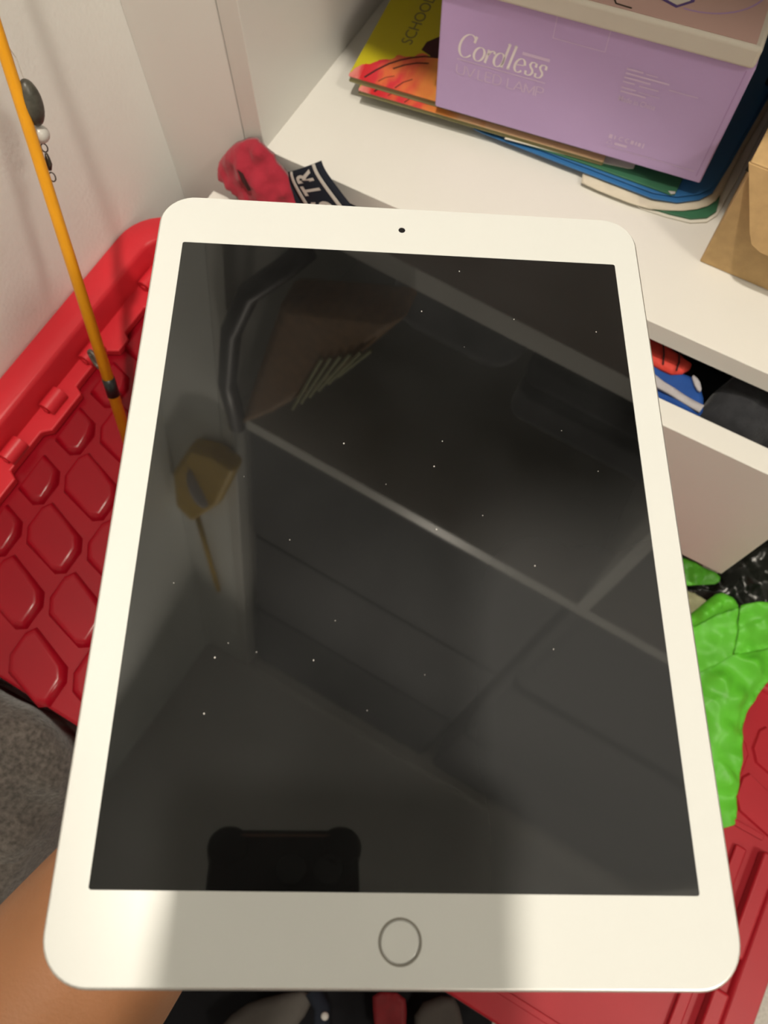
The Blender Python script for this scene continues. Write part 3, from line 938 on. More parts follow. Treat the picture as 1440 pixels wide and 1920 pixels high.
def thin_caps(txt, u0, u1, v0, v1):
    """hairline capitals built from strokes"""
    G = {'U': (0.78, [[(0.06, 1), (0.06, 0.3), (0.16, 0.06), (0.39, 0), (0.62, 0.06), (0.72, 0.3), (0.72, 1)]]),
         'V': (0.72, [[(0.0, 1), (0.36, 0), (0.72, 1)]]), '.': (0.14, [[(0.05, 0), (0.05, 0.07)]]),
         'L': (0.55, [[(0.06, 1), (0.06, 0), (0.52, 0)]]), 'E': (0.6, [[(0.56, 1), (0.06, 1), (0.06, 0), (0.56, 0)], [(0.06, 0.52), (0.5, 0.52)]]),
         'D': (0.76, [[(0.06, 0), (0.06, 1), (0.4, 1), (0.64, 0.82), (0.7, 0.5), (0.64, 0.18), (0.4, 0), (0.06, 0)]]), ' ': (0.3, []),
         'A': (0.76, [[(0.0, 0), (0.38, 1), (0.76, 0)], [(0.14, 0.33), (0.62, 0.33)]]), 'M': (0.88, [[(0.06, 0), (0.06, 1), (0.44, 0.1), (0.82, 1), (0.82, 0)]]),
         'P': (0.66, [[(0.06, 0), (0.06, 1), (0.42, 1), (0.6, 0.88), (0.6, 0.6), (0.42, 0.47), (0.06, 0.47)]])}
    x = 0; out = []
    for ch in txt:
        w, st = G[ch]
        for s in st:
            for a, c in zip(s, s[1:]):
                out.append(ribbon([(x+a[0], a[1]), (x+c[0], c[1])], lambda dx, dy: 0.095))
        x += w + 0.06
    return fit(merge(*out), u0, u1, v0, v1)
face_print('product_lettering', [thin_caps('UV.LED LAMP', 14.8, 82.2, 34.8, 43.6)], 'print_faint')
face_print('small_print', [rect(134.5, 146, 75.0, 76.4), rect(148, 156, 75.0, 75.8), rect(134.5, 165, 71.7, 73.1), rect(134.6, 153, 68.4, 69.8), rect(134.6, 143, 65.2, 66.4), rect(146, 160, 65.0, 66.0), rect(166, 186, 68.2, 68.9),
                           rect(134.8, 145, 60.6, 61.8), rect(147, 162, 60.4, 61.0), rect(134.9, 153, 57.4, 58.8), rect(62, 82, 64.5, 67.0)], 'print_faint', kind='stuff')
face_print('origin_lettering', [fit(text_tris('Made in China', offset=0.004), 135.2, 161.5, 50.3, 54.6)], 'print_faint')
# certification marks row and triangle
tri = lambda u, v, s: merge(ribbon([(u, v), (u+s/2, v+s*0.85), (u+s, v), (u, v)], lambda dx, dy: 0.5))
face_print('certification_marks', [rect(137, 139.6, 17.6, 21.2), rect(141, 142, 17.8, 20.8), merge(ribbon(arc(146.5, 19.4, 1.7, 1.7, 60, 300, 10), lambda a, c: 0.6)), merge(ribbon(arc(151.0, 19.4, 1.7, 1.7, 60, 300, 10), lambda a, c: 0.6)), rect(149.4, 151, 19.2, 19.6),
                                   rect(153.5, 155.8, 17.6, 21.0), rect(157, 158.2, 17.6, 21.0), rect(159.2, 161.2, 17.4, 20.8), rect(162.6, 163.6, 16.8, 21.0),
                                   tri(136.6, 12.8, 4.4), rect(142.6, 152, 13.0, 15.2)], 'print_faint', kind='stuff')
face_print('rule_line', [rect(138, 205, 9.9, 10.35)], 'print_faint')
face_print('fold_crease', [rect(81, 117, 82.7, 83.2), rect(80.6, 81, 82.7, 99), rect(117, 117.4, 82.7, 99)], 'print_faint', 0.1)
# white carton lying on it ---------------------------------------
wc = thing('white_carton', tuple(BO + EU*95 + EB*80 + EZ*100), 'white and pink cardboard carton on top of the purple box', 'box')
b = bm_(); lbox(b, -6, 211, -4, 185, 100, 115.5); obj('tray', b, 'carton', wc, bevel=3.0, seg=3)
b = bm_(); lbox(b, 2, 206, -1.5, 180, 115.5, 116.1); lp = obj('lid_panel', b, 'carton_pink', wc)
b = bm_()
zt = BO + EZ*116.2
on_plane(b, ribbon([(86, 0.5), (97, 0.2), (101, 4.5), (107, 7), (113, 5.5), (115.5, 1.0), (126, 0.4)], lambda dx, dy: 1.3), zt, EU, EB, 0.05)
obj('tuck_slot', b, 'slot', lp)
b = bm_()
on_plane(b, ribbon([(118, 62), (118, 24), (152, 12), (160, 20), (160, 62)], lambda dx, dy: 2.6), zt, EU, EB, 0.05)
obj('printed_frame', b, 'violet', lp)
b = bm_()
on_plane(b, ([(119, 62), (119, 25), (151.5, 13.5), (159, 20.5), (159, 62)], [(0, 1, 2, 3, 4)]), zt, EU, EB, 0.03)
obj('printed_panel', b, 'carton', lp)
b = bm_()
on_plane(b, ribbon(arc(160, 52, 44, 40, -95, -10, 14), lambda dx, dy: 1.2), zt, EU, EB, 0.05)
obj('printed_curve', b, 'emboss', lp)
# dark folder standing deep in the shelf behind and right of the box
b = bm_(); box(b, -8, 6, 640, 880, -493, -300)
tag(obj('ring_binder', b, 'black_folder', bevel=2), 'black binder standing in the dark behind the purple box', 'binder')
# kraft box -------------------------------------------------------
kb = thing('cardboard_box', (110, 560, -500), 'brown kraft mailer box with rounded front flap at the right of the shelf', 'box')
b = bm_(); box(b, 11.5, 215, 457.5, 690, -500, -404); obj('carton', b, 'kraft', kb, bevel=1.2)
b = bm_()
fl = [(8.0, -403), (212, -403), (190, -448), (180, -454), (44, -454), (36, -451), (31, -444)]
fr = [b.verts.new((x, 456.6 - ( -403 - z)*0.28, z)) for x, z in fl]
bk = [b.verts.new((x, 458.6 - ( -403 - z)*0.28, z)) for x, z in fl]
b.faces.new(fr); b.faces.new(bk[::-1])
for i in range(len(fl)):
    b.faces.new((fr[i], fr[(i+1) % len(fl)], bk[(i+1) % len(fl)], bk[i]))
obj('front_flap', b, 'kraft', kb, bevel=0.5)
b = bm_(); box(b, 9.0, 215, 457.0, 690, -404, -401.6); obj('lid', b, 'kraft', kb, bevel=0.8)
b = bm_(); box(b, 8.6, 11.6, 457.2, 460, -410, -403.4); obj('slot_notch', b, 'slot', kb)

# ================================================================ DRAWER CONTENTS
rg = thing('red_garment', (-345, 390, -560), 'crumpled dark red garment spilling over the left corner of the drawer', 'clothing')
dome = lambda cx, cy, rx, ry, h: (lambda x, y: h*max(0.0, 1-((x-cx)/rx)**2-((y-cy)/ry)**2))
def vsheet_bm(poly, **k):
    """like sheet_bm, but the sheet stands up: outline of (x, z, y), bulging towards the viewer (-y)"""
    k['ctrl'] = [(x, z, -y) for x, z, y in k.get('ctrl', ())]
    b = sheet_bm([(x, z, -y) for x, z, y in poly], **k)
    for v in b.verts: v.co = Vector((v.co.x, -v.co.z, v.co.y))
    return b
b = vsheet_bm([(-377, -524, 372), (-369, -511, 374), (-358, -497.5, 375), (-348, -490, 376), (-338, -486, 376), (-329, -486.5, 376), (-323.5, -495.5, 376), (-312, -502.5, 376), (-300, -520, 370), (-284, -548, 362), (-318, -566, 343), (-345, -545, 352), (-353, -535, 358), (-357, -531, 358), (-370, -533, 365)],
              ctrl=[(-345, -508, 362), (-330, -515, 358), (-360, -515, 368), (-320, -535, 352)], step=2.2, amp=3.4, freq=0.085, thick=4, seed=2.2, edge_drop=5, edge_w=5)
zs = [(v.co.x, v.co.z, v.co.y) for v in b.verts]
obj('fabric', b, 'red_cloth', rg, smooth=True)
b = bm_()
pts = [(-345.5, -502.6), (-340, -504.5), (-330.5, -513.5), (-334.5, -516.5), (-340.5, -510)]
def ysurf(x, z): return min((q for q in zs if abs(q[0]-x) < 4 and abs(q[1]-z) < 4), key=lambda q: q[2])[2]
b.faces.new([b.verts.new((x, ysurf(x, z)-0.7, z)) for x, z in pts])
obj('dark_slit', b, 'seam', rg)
wb = thing('waistband_garment', (-290, 378, -560), 'black waistband with white letters beside the red garment', 'clothing')
def patch(name, cor, mat, s0=0.0, s1=1.0, t0=0.0, t1=1.0, lift=0.0, th=1.4, arch=3.0, curl=4.0, ns=8, nt=16, vf=None):
    """bent strip on four corners A (near, top) B (far, top) C (far, bottom) D (near, bottom); s across, t down"""
    A, B, C, D = [Vector(c) for c in cor]
    nrm = (B-A).cross(D-A).normalized()
    if nrm.y > 0: nrm = -nrm
    def at(s, t, up):
        p = (A*(1-s) + B*s)*(1-t) + (D*(1-s) + C*s)*t
        return p + nrm*(arch*(1-(2*s-1)**2) - curl*math.exp(-t*9) + up)
    b = bm_()
    if vf is not None:
        vs, fs = vf
        vv = [b.verts.new(at(s, t, lift)) for s, t in vs]
        for f in fs:
            try: b.faces.new([vv[i] for i in f])
            except ValueError: pass
        return obj(name, b, mat, wb)
    g = [[(b.verts.new(at(s0+(s1-s0)*i/ns, t0+(t1-t0)*k/nt, lift)), b.verts.new(at(s0+(s1-s0)*i/ns, t0+(t1-t0)*k/nt, lift-th))) for k in range(nt+1)] for i in range(ns+1)]
    for i in range(ns):
        for k in range(nt):
            for q in (0, 1):
                b.faces.new([g[i][k][q], g[i+1][k][q], g[i+1][k+1][q], g[i][k+1][q]])
    for i in range(ns):
        for k in (0, nt): b.faces.new([g[i][k][0], g[i][k][1], g[i+1][k][1], g[i+1][k][0]])
    for k in range(nt):
        for i in (0, ns): b.faces.new([g[i][k][0], g[i][k][1], g[i][k+1][1], g[i][k+1][0]])
    return obj(name, b, mat, wb, smooth=True)
OUT = [(-311, 380, -506), (-278.5, 381, -479), (-228, 369, -509), (-281, 369, -535)]
INN = [(-319, 379, -515), (-309, 380, -505), (-279, 368.5, -537), (-296, 369, -540)]
patch('waistband', OUT, 'black_cloth')
patch('woven_stripe', OUT, 'white_yarn', 0.80, 0.87, lift=0.3, th=0.3)
patch('woven_stripe', OUT, 'white_yarn', 0.10, 0.19, lift=0.3, th=0.3)
patch('waistband_inside', INN, 'black_cloth', arch=1.5)
patch('woven_stripe', INN, 'white_yarn', 0.02, 0.34, lift=0.3, th=0.3, arch=1.5)
for ch, tc in (('R', 0.12), ('T', 0.34), ('S', 0.62)):
    vs, fs = fit(text_tris(ch, offset=0.035), -1, 1, -1, 1)
    # the word reads up along the band, letter tops towards the near edge
    patch('woven_letter', OUT, 'white_yarn', lift=0.45, vf=([(0.49 - y*0.22, tc - x*0.085) for x, y in vs], fs))
b = sheet_bm([(-330, 378, -560), (-300, 376, -552), (-240, 372, -554), (-205, 371, -560), (-200, 400, -566), (-250, 410, -566), (-310, 405, -566)], step=6, amp=3, freq=0.05, thick=4, seed=8)
obj('fabric', b, 'dark_cloth', wb, smooth=True)
# printed cloth: red panels, blue and grey stripes
bc = thing('folded_print_cloth', (30, 392, -575), 'folded red and blue cloth with a pale stripe in the open drawer', 'clothing')
sheet('blue_fabric', [(-30, 420, -552), (0, 408, -549), (20, 392, -547), (40, 395, -546), (52, 399, -547), (62, 388, -549), (68, 377, -551), (67, 370, -554), (30, 369, -556), (-30, 370, -558)], 'blue_cloth', bc,
      step=3, amp=0.8, freq=0.06, thick=10, seed=4, edge_drop=3, edge_w=5)
sheet('red_panel', [(-20, 425, -545), (7, 410, -543), (18, 411, -542), (37, 405.5, -541), (46, 404, -543), (38.5, 389, -542), (18, 388.5, -542), (-20, 396, -546)], 'red_print', bc,
      step=2.6, amp=0.8, freq=0.06, thick=4, seed=5, edge_drop=3, edge_w=5)
sheet('grey_stripe', [(-20, 384, -548), (22, 382, -545), (66, 377.6, -548.5), (65.2, 372.0, -551), (27, 375.2, -549), (-20, 376, -552)], 'grey_print', bc, step=2.5, amp=0.3, freq=0.06, thick=3, seed=6, rough_cut=0)
sheet('grey_patch', [(46, 396, -544), (54, 394, -544.5), (60, 385.5, -546), (55, 386, -545)], 'grey_print', bc, step=2, amp=0.2, thick=2.5, seed=7)
for k, pts in enumerate((((16, 409), (21, 399), (24, 390)), ((31, 406), (34, 398), (35, 390)))):
    b = bm_(); tube(b, [(x, y, -540.6) for x, y in pts], 0.7, 6); obj('seam', b, 'seam', bc)
# dark clothes
dk = []
sheets_dark = [
    ('charcoal_sweater', [(64, 369, -574), (67, 388, -556), (70, 402, -545), (80, 420, -534), (110, 426, -531), (130, 415, -538), (134, 385, -556), (124, 369, -574)], [(92, 396, -540), (108, 385, -545)], 'charcoal sweater bunched up next to the printed cloth in the drawer'),
    ('black_sweater', [(112, 369, -574), (118, 390, -556), (126, 412, -540), (146, 418, -538), (146, 369, -574)], [(132, 398, -541), (134, 382, -550)], 'black knitted garment at the right end of the open drawer'),
    ('grey_tee_shirt', [(-60, 420, -552), (0, 430, -547), (60, 430, -547), (140, 432, -548), (140, 500, -552), (40, 520, -553), (-60, 500, -556)], [(60, 460, -545)], 'dark grey garment at the back of the open drawer under the shelf'),
]
for nm, poly, ctrl, lab in sheets_dark:
    t = sheet_bm(poly, ctrl=ctrl, step=2.8, amp=4.0, freq=0.085, thick=14, seed=len(nm)*1.3, edge_drop=12, edge_w=14)
    tag(obj(nm, t, 'dark_cloth', smooth=True), lab, 'clothing', 'clothes in the open drawer')
# pile that carries them (folded bedding inside the drawer)
b = bm_(); box(b, -308, 142, 372, 780, -707, -588)
tag(obj('folded_blanket', b, 'dark_cloth', bevel=12, seg=4), 'dark folded blanket filling the drawer under the clothes', 'blanket')

# ================================================================ FISHING ROD AND RIG
RP1 = Vector((-390.5, 248.0, -323.0)); RP2 = Vector((-331.0, 149.0, -585.0))
rdir = (RP1-RP2).normalized()
ROD0 = RP2 - rdir*16; ROD1 = RP1 + rdir*262
fr = thing('fishing_rod', tuple(ROD0), 'yellow fishing rod with a black binding leaning against the wall', 'fishing rod')
b = bm_(); tube(b, [ROD0, ROD0.lerp(ROD1, .35), ROD0.lerp(ROD1, .7), ROD1], [4.6, 3.9, 3.3, 2.9], 16); obj('blank', b, 'rod', fr, smooth=True)
def rodat(z): return RP2 + (RP1-RP2)*((z-RP2.z)/(RP1.z-RP2.z))
b = bm_(); tube(b, [rodat(-551), rodat(-536)], 4.9, 16); obj('binding', b, 'rod_black', fr, smooth=True)
g0 = rodat(-532)
gd = Vector((-0.80, 0.25, 0.45)).normalized()
b = bm_()
gr = []
for k in range(17):
    a = 2*math.pi*k/16
    gr.append(g0 + gd*13 + gd*(6.0*math.cos(a)) + rdir*(5.0*math.sin(a)))
tube(b, gr, 1.7, 8)
tube(b, [g0 + gd*4, g0 + gd*8], 2.6, 8)
obj('line_guide', b, 'guide', fr, smooth=True)
side = Vector((0.62, 0.70, -0.2)).normalized()
# rig: sinker, bead, swivel hanging beside the rod
rig = thing('fishing_rig', tuple(rodat(-420)), 'egg sinker with a white bead and wire swivel hanging beside the rod', 'fishing tackle')
def ellipsoid(b, c, axis, ra, rb, nu=18, nv=14, flat=None):
    axis = Vector(axis).normalized()
    a = Vector((0, 0, 1)) if abs(axis.z) < 0.9 else Vector((1, 0, 0))
    u = axis.cross(a).normalized(); v = axis.cross(u)
    c = Vector(c)
    rings = []
    for i in range(1, nv):
        t = math.pi*i/nv
        rings.append([b.verts.new(c + axis*(ra*math.cos(t)) + (u*math.cos(2*math.pi*k/nu)*rb + v*math.sin(2*math.pi*k/nu)*(flat or rb))*math.sin(t)) for k in range(nu)])
    p0 = b.verts.new(c + axis*ra); p1 = b.verts.new(c - axis*ra)
    for k in range(nu):
        b.faces.new((p0, rings[0][k], rings[0][(k+1) % nu])); b.faces.new((p1, rings[-1][(k+1) % nu], rings[-1][k]))
    for r0, r1 in zip(rings, rings[1:]):
        for k in range(nu): b.faces.new((r0[k], r1[k], r1[(k+1) % nu], r0[(k+1) % nu]))
    return b
rax = (RP1-RP2).normalized()
b = bm_(); ellipsoid(b, (-381.3, 241.5, -358.2), (-0.17, 0.30, 0.94), 13.5, 6.6); obj('sinker', b, 'sinker', rig, smooth=True)
b = bm_(); ellipsoid(b, (-379.6, 236.2, -376.6), (0, 0, 1), 5.4, 5.4, 16, 12); obj('bead', b, 'bead', rig, smooth=True)
def ring(b, c, u, v, ru, rv, r):
    c, u, v = Vector(c), Vector(u).normalized(), Vector(v).normalized()
    tube(b, [c + u*(ru*math.cos(2*math.pi*k/18)) + v*(rv*math.sin(2*math.pi*k/18)) for k in range(19)], r, 6)
    return b
rr_ = RIGHT; uu_ = UP
b = bm_(); ring(b, (-378.4, 233.4, -384.2), rr_, rax, 2.0, 2.6, 0.45); obj('swivel_loop', b, 'wire', rig, smooth=True)
b = bm_(); tube(b, [(-377.9, 232.3, -387.4), (-377.2, 231.2, -390.0), (-376.6, 229.6, -393.5), (-376.0, 228.2, -396.8)], [0.9, 1.6, 2.2, 1.0], 10); obj('swivel_barrel', b, 'wire', rig, smooth=True)
b = bm_(); ring(b, (-374.6, 226.4, -400.2), rr_, rax, 2.0, 2.9, 0.45); obj('swivel_loop', b, 'wire', rig, smooth=True)
b = bm_(); tube(b, [(-383.4, 245.8, -345), (-386, 249, -335), (-388.5, 248.5, -326), (-392, 252.5, -312)], 0.35, 5); obj('leader_line', b, 'bead', rig)

# ================================================================ BAGS ON THE RIGHT TOTE
gb = thing('plastic_bag', (235, 270, RZ), 'crumpled bright green plastic bag lying on the red tote lid', 'bag')
sheet('bag_body', [(194, 264, -822), (205, 274, -818), (216, 288, -814), (227, 305, -810), (242, 318, -812), (258, 335, -812), (290, 340, -812), (284, 320, -818), (271, 302, -822), (268, 281, -824), (264, 264, -825), (268, 246, -826), (274, 225, -826), (280, 205, -827), (288, 178, -828), (295, 159, -829), (289, 153, -829), (283, 147, -829), (265, 172, -828), (228, 223, -826)],
      'green_bag', gb, ctrl=[(228, 276, -806), (250, 308, -806), (237, 254, -814), (248, 272, -808), (252, 235, -815), (272, 193, -818)], step=2.2, amp=5.0, freq=0.02, thick=1.0, seed=1.7, ridged=True, rough_cut=1)
sheet('bag_front', [(170, 296, -800), (177, 306, -796), (195, 330, -788), (208, 343, -784), (218, 325, -794), (223, 313, -800), (226, 302, -805), (216, 285, -810), (205, 271, -814), (197, 261, -816)],
      'green_bag', gb, ctrl=[(205, 315, -794), (200, 295, -803)], step=2.4, amp=0.8, freq=0.03, thick=1.0, seed=5.1, rough_cut=0)
sheet('rolled_edge', [(164, 300, -791), (169, 312, -786), (176, 329, -780), (184, 346, -775), (194, 347, -775), (206, 344, -775), (208, 341, -782), (194, 328, -786), (176, 301, -792)],
      'green_bag', gb, ctrl=[(188, 331, -766), (180, 317, -771), (196, 340, -768)], step=1.8, amp=0.5, freq=0.06, thick=2, seed=3.3, edge_drop=5, edge_w=5, rough_cut=1)
sheet('bag_side', [(209, 346, -790), (216, 352, -786), (223, 357, -782), (240, 366, -780), (265, 360, -790), (262, 335, -804), (254, 325, -808), (239, 314, -812), (228, 303, -812), (225, 315, -806), (219, 330, -800)],
      'green_bag', gb, ctrl=[(236, 338, -788), (245, 350, -782)], step=2.2, amp=3.2, freq=0.028, thick=1.0, seed=6.4, ridged=True, rough_cut=1)
sheet('bag_tail', [(120, 373, -810), (144, 377, -812), (166, 379, -814), (188, 380, -816), (190, 371, -818), (176, 362, -818), (160, 352, -820), (140, 345, -822), (120, 350, -822)],
      'green_bag', gb, ctrl=[(165, 368, -809)], step=2.6, amp=2.6, freq=0.04, thick=1.2, seed=7.7, ridged=True)
kg = thing('bin_bag', (230, 400, -1100), 'glossy black bin bag squeezed between the drawer and the red tote', 'bag')
sheet('bag_body', [(193, 386, -838), (193, 404, -838), (196, 431, -835), (200, 470, -835), (300, 470, -840), (300, 400, -848), (256, 389, -846), (239, 381, -843), (226, 369, -842), (210, 372, -842), (196, 372, -842), (181, 366, -842), (166, 354, -842), (160, 340, -846), (150, 346, -846), (165, 362, -846), (178, 378, -846)],
      'black_bag', kg, ctrl=[(230, 400, -826), (215, 385, -832), (235, 430, -822)], step=2.8, amp=6, freq=0.045, thick=2, seed=9.2, ridged=True)
b = bm_(); frustum(b, rrect(190, 330, 330 if False else 394, 516, 24), rrect(196, 334, 394, 512, 30), -1099, -850); obj('bag_bulk', b, 'black_bag', kg, bevel=14, seg=3)
b = sheet_bm([(148, 338, -812), (158, 344, -811), (166, 347, -810), (183, 346, -808), (186, 341, -812), (176, 325, -816), (165, 318, -818), (150, 320, -818)], ctrl=[(170, 336, -806)], step=1.8, amp=1.3, freq=0.11, thick=8, seed=2.5, edge_drop=4, edge_w=4)
tag(obj('cream_cloth', b, 'cream_cloth', smooth=True), 'folded pale cream cloth peeking out between green and black bags', 'cloth')

# ================================================================ FLEECE AND FLOOR CLOTHES
fb = thing('fleece_blanket', (-275, -150, -1100), 'heaped grey fleece blanket in front of the left red tote', 'blanket')
sheet('back_fold', [(-440, -80, -640), (-400, -74, -626), (-330, -71, -618), (-300, -70, -615), (-281, -67, -612), (-262, -69, -613), (-244, -76, -620), (-228, -90, -636), (-222, -130, -655), (-232, -200, -665), (-300, -210, -655), (-440, -180, -645)],
      'fleece', fb, ctrl=[(-280, -90, -606), (-380, -110, -612), (-290, -130, -612)], step=4, amp=3, freq=0.04, thick=40, seed=1.1, edge_drop=22, edge_w=18)
sheet('front_fold', [(-420, -92, -618), (-350, -82, -602), (-328, -82, -594), (-312, -88, -592), (-300, -100, -596), (-290, -120, -604), (-281, -150, -616), (-268, -195, -632), (-250, -270, -646), (-300, -290, -650), (-420, -240, -640)],
      'fleece', fb, ctrl=[(-316, -104, -580), (-300, -134, -588)], step=4, amp=3, freq=0.04, thick=40, seed=4.1, edge_drop=22, edge_w=20)
b = bm_(); frustum(b, rrect(-440, -190, -330, -74, 50), rrect(-432, -226, -285, -86, 50), -1099, -650); obj('heap', b, 'fleece', fb, bevel=24, seg=4)
fj = thing('padded_jacket', (20, -220, -1100), 'dark padded jacket with grey lining heaped on the floor', 'jacket')
sheet('outer_fabric', [(-160, -340, -1070), (-120, -250, -1050), (-60, -205, -1040), (10, -175, -1040), (90, -135, -1045), (170, -118, -1060), (230, -140, -1080), (200, -220, -1085), (100, -300, -1085), (0, -340, -1085), (-80, -380, -1085)],
      'trousers', fj, ctrl=[(0, -230, -1030), (80, -190, -1035)], step=8, amp=8, freq=0.02, thick=12, seed=2.9, edge_drop=14, edge_w=14)
sheet('grey_lining', [(-58, -292, -1008), (-48, -252, -1004), (-20, -222, -1002), (14, -198, -1004), (22, -215, -1006), (14, -250, -1010), (-10, -290, -1014)],
      'grey_lining', fj, step=5, amp=3, freq=0.04, thick=4, seed=3.9, edge_drop=5, edge_w=8)
b = bm_(); tube(b, [(14, -196, -1002), (32, -205, -1000), (48, -235, -1004), (44, -280, -1014)], 9, 10); st = obj('strap', b, 'black_cloth', fj, smooth=True)
b = bm_(); ellipsoid(b, (38, -208, -990), (0, 0, 1), 3, 4.2); obj('snap_button', b, 'snap', st, smooth=True)
sheet('care_label', [(72, -166, -1010), (104, -150, -1010), (118, -170, -1012), (124, -192, -1014), (96, -200, -1014), (84, -185, -1012)], 'dark_red', fj, step=5, amp=1.5, freq=0.05, thick=2, seed=8.8)
sheet('grey_lining', [(120, -158, -1016), (150, -126, -1016), (170, -138, -1020), (190, -170, -1026), (140, -190, -1022)], 'grey_lining', fj, step=5, amp=2, freq=0.04, thick=4, seed=1.9, edge_drop=5, edge_w=8)

# ================================================================ HIGHER SHELVES (mirrored in the tablet)
bb = thing('brown_shoulder_bag', (-230, 470, 15), 'brown woven shoulder bag hanging over the edge of the upper shelf', 'bag')
b = bm_()
front = [(-312, 332), (-262, 92), (-145, 30), (-172, 88), (-206, 160), (-268, 268)]
fv = [b.verts.new((x, 366, z)) for x, z in front]; bv = [b.verts.new((x-6, 408, z)) for x, z in front]
b.faces.new(fv); b.faces.new(bv[::-1])
for i in range(6): b.faces.new((fv[i], fv[(i+1) % 6], bv[(i+1) % 6], bv[i]))
obj('bag_body', b, 'brown_bag', bb, bevel=10, seg=3)
for k in range(6):
    b = bm_(); tube(b, [(-232+k*9-10, 365, 232-k*18), (-205+k*9-10, 364.5, 130-k*9)], 1.6, 6); obj('fringe_cord', b, 'cream_cloth', bb)
b = bm_(); tube(b, [(-316, 372, 336), (-322, 366, 250), (-312, 364, 160), (-292, 366, 96), (-265, 374, 60), (-250, 392, 40)], 10, 10); obj('shoulder_strap', b, 'phone_case', bb, smooth=True)
b = bm_(); box(b, -190, -60, 420, 620, 15.5, 120); obj('bag_bulk', b, 'dark_cloth', bb, bevel=30, seg=4)
def stack(name, x, y, w, d, z, hs, mats, lab):
    zz = z
    for i, (h, m) in enumerate(zip(hs, mats)):
        b = bm_(); box(b, x+random.uniform(-4, 4), x+w, y+random.uniform(0, 8), y+d, zz, zz+h-0.6)
        tag(obj(name, b, m, bevel=min(h*0.42, 14), seg=4), lab[i], 'clothing', 'folded clothes on the upper shelf')
        zz += h
stack('folded_trousers', -50, 420, 150, 300, 15.5, (48, 44, 52), ('dark_cloth', 'trousers', 'dark_cloth'),
      ('charcoal folded clothes, bottom of the pile on the upper shelf', 'black folded clothes, middle of the pile on the upper shelf', 'charcoal folded clothes, top of the pile on the upper shelf'))
stack('folded_sweater', 150, 420, 220, 300, 15.5, (60, 56), ('dark_cloth', 'black_cloth'), ('dark folded sweater, lower one right of the divider', 'black folded sweater, upper one right of the divider'))
stack('bedding_bag', -330, 402, 440, 420, 366, (330, 330, 340), ('dark_cloth', 'dark_cloth', 'dark_cloth'), ('dark bedding bag, lowest of three behind the mustard bag', 'dark bedding bag, middle of three behind the mustard bag', 'dark bedding bag, topmost of three behind the mustard bag'))
stack('bedding_bag', 132, 402, 490, 420, 366, (330, 330, 340), ('dark_cloth', 'dark_cloth', 'dark_cloth'), ('dark bedding bag, lowest of three right of the upper divider', 'dark bedding bag, middle of three right of the upper divider', 'dark bedding bag, topmost of three right of the upper divider'))
yb = thing('mustard_bag', (-370, 360, 420), 'mustard yellow bag hanging from the top of the unit near the wall', 'bag')
b = bm_()
front = [(-432, 640), (-404, 668), (-352, 560), (-318, 430), (-352, 420), (-388, 440), (-425, 540)]
fv = [b.verts.new((x, 362, z)) for x, z in front]; bv = [b.verts.new((x, 388, z)) for x, z in front]
b.faces.new(fv); b.faces.new(bv[::-1])
for i in range(7): b.faces.new((fv[i], fv[(i+1) % 7], bv[(i+1) % 7], bv[i]))
obj('bag_body', b, 'yellow', yb, bevel=8, seg=3)
b = bm_(); ellipsoid(b, (-378, 361, 530), (0.3, 0, 1), 42, 16, flat=3); obj('printed_badge', b, 'grey_print', yb, smooth=True)
b = bm_(); tube(b, [(-404, 375, 650), (-398, 380, 800), (-392, 388, 985)], 4, 8); obj('hanging_loop', b, 'yellow', yb, smooth=True)

# ================================================================ PERSON
def skinned(name, verts, edges, mat, parent, org, sub=2, root=0, smooth_rad=True):
    me = bpy.data.meshes.new(name)
    me.from_pydata([W(v[:3]) - org for v in verts], edges, [])
    o = link_mesh(name, me, mat, parent)
    md = o.modifiers.new('skin', 'SKIN'); md.use_smooth_shade = True; md.branch_smoothing = 0.6
    for i, v in enumerate(verts):
        r = v[3]*S
        sv = me.skin_vertices[0].data[i]
        sv.radius = (v[4]*S, r) if len(v) > 4 else (r, r)
        sv.use_root = (i == root)
    ms = o.modifiers.new('sub', 'SUBSURF'); ms.levels = sub; ms.render_levels = sub
    return o
PERS = thing('person', (170, -430, -1100), 'person in dark clothes, bare forearm reaching under the tablet to hold it', 'person')
PO = origin_of(PERS)
rb = Vector((0.87, 0.49, 0)); fb_ = Vector((-0.49, 0.87, 0))
V_, E_ = [], []
def add(p, r, prev=None, r2=None):
    V_.append((p[0], p[1], p[2], r) if r2 is None else (p[0], p[1], p[2], r, r2))
    if prev is not None: E_.append((prev, len(V_)-1))
    return len(V_)-1
pel = add((175, -430, -570), 84)
sp1 = add((165, -415, -440), 84, pel)
sp2 = add((150, -372, -270), 88, sp1)
ch = add((135, -335, -150), 84, sp2)
nk = add((126, -312, -62), 48, ch)
nk2 = add((116, -292, -14), 50, nk)
hd1 = add((106, -270, 40), 78, nk2)
hd2 = add((100, -258, 92), 82, hd1)
hd3 = add((98, -256, 140), 74, hd2)
hd4 = add((98, -258, 170), 46, hd3)
ns = add((100-0.49*82, -258+0.87*82, 78), 11, hd2)
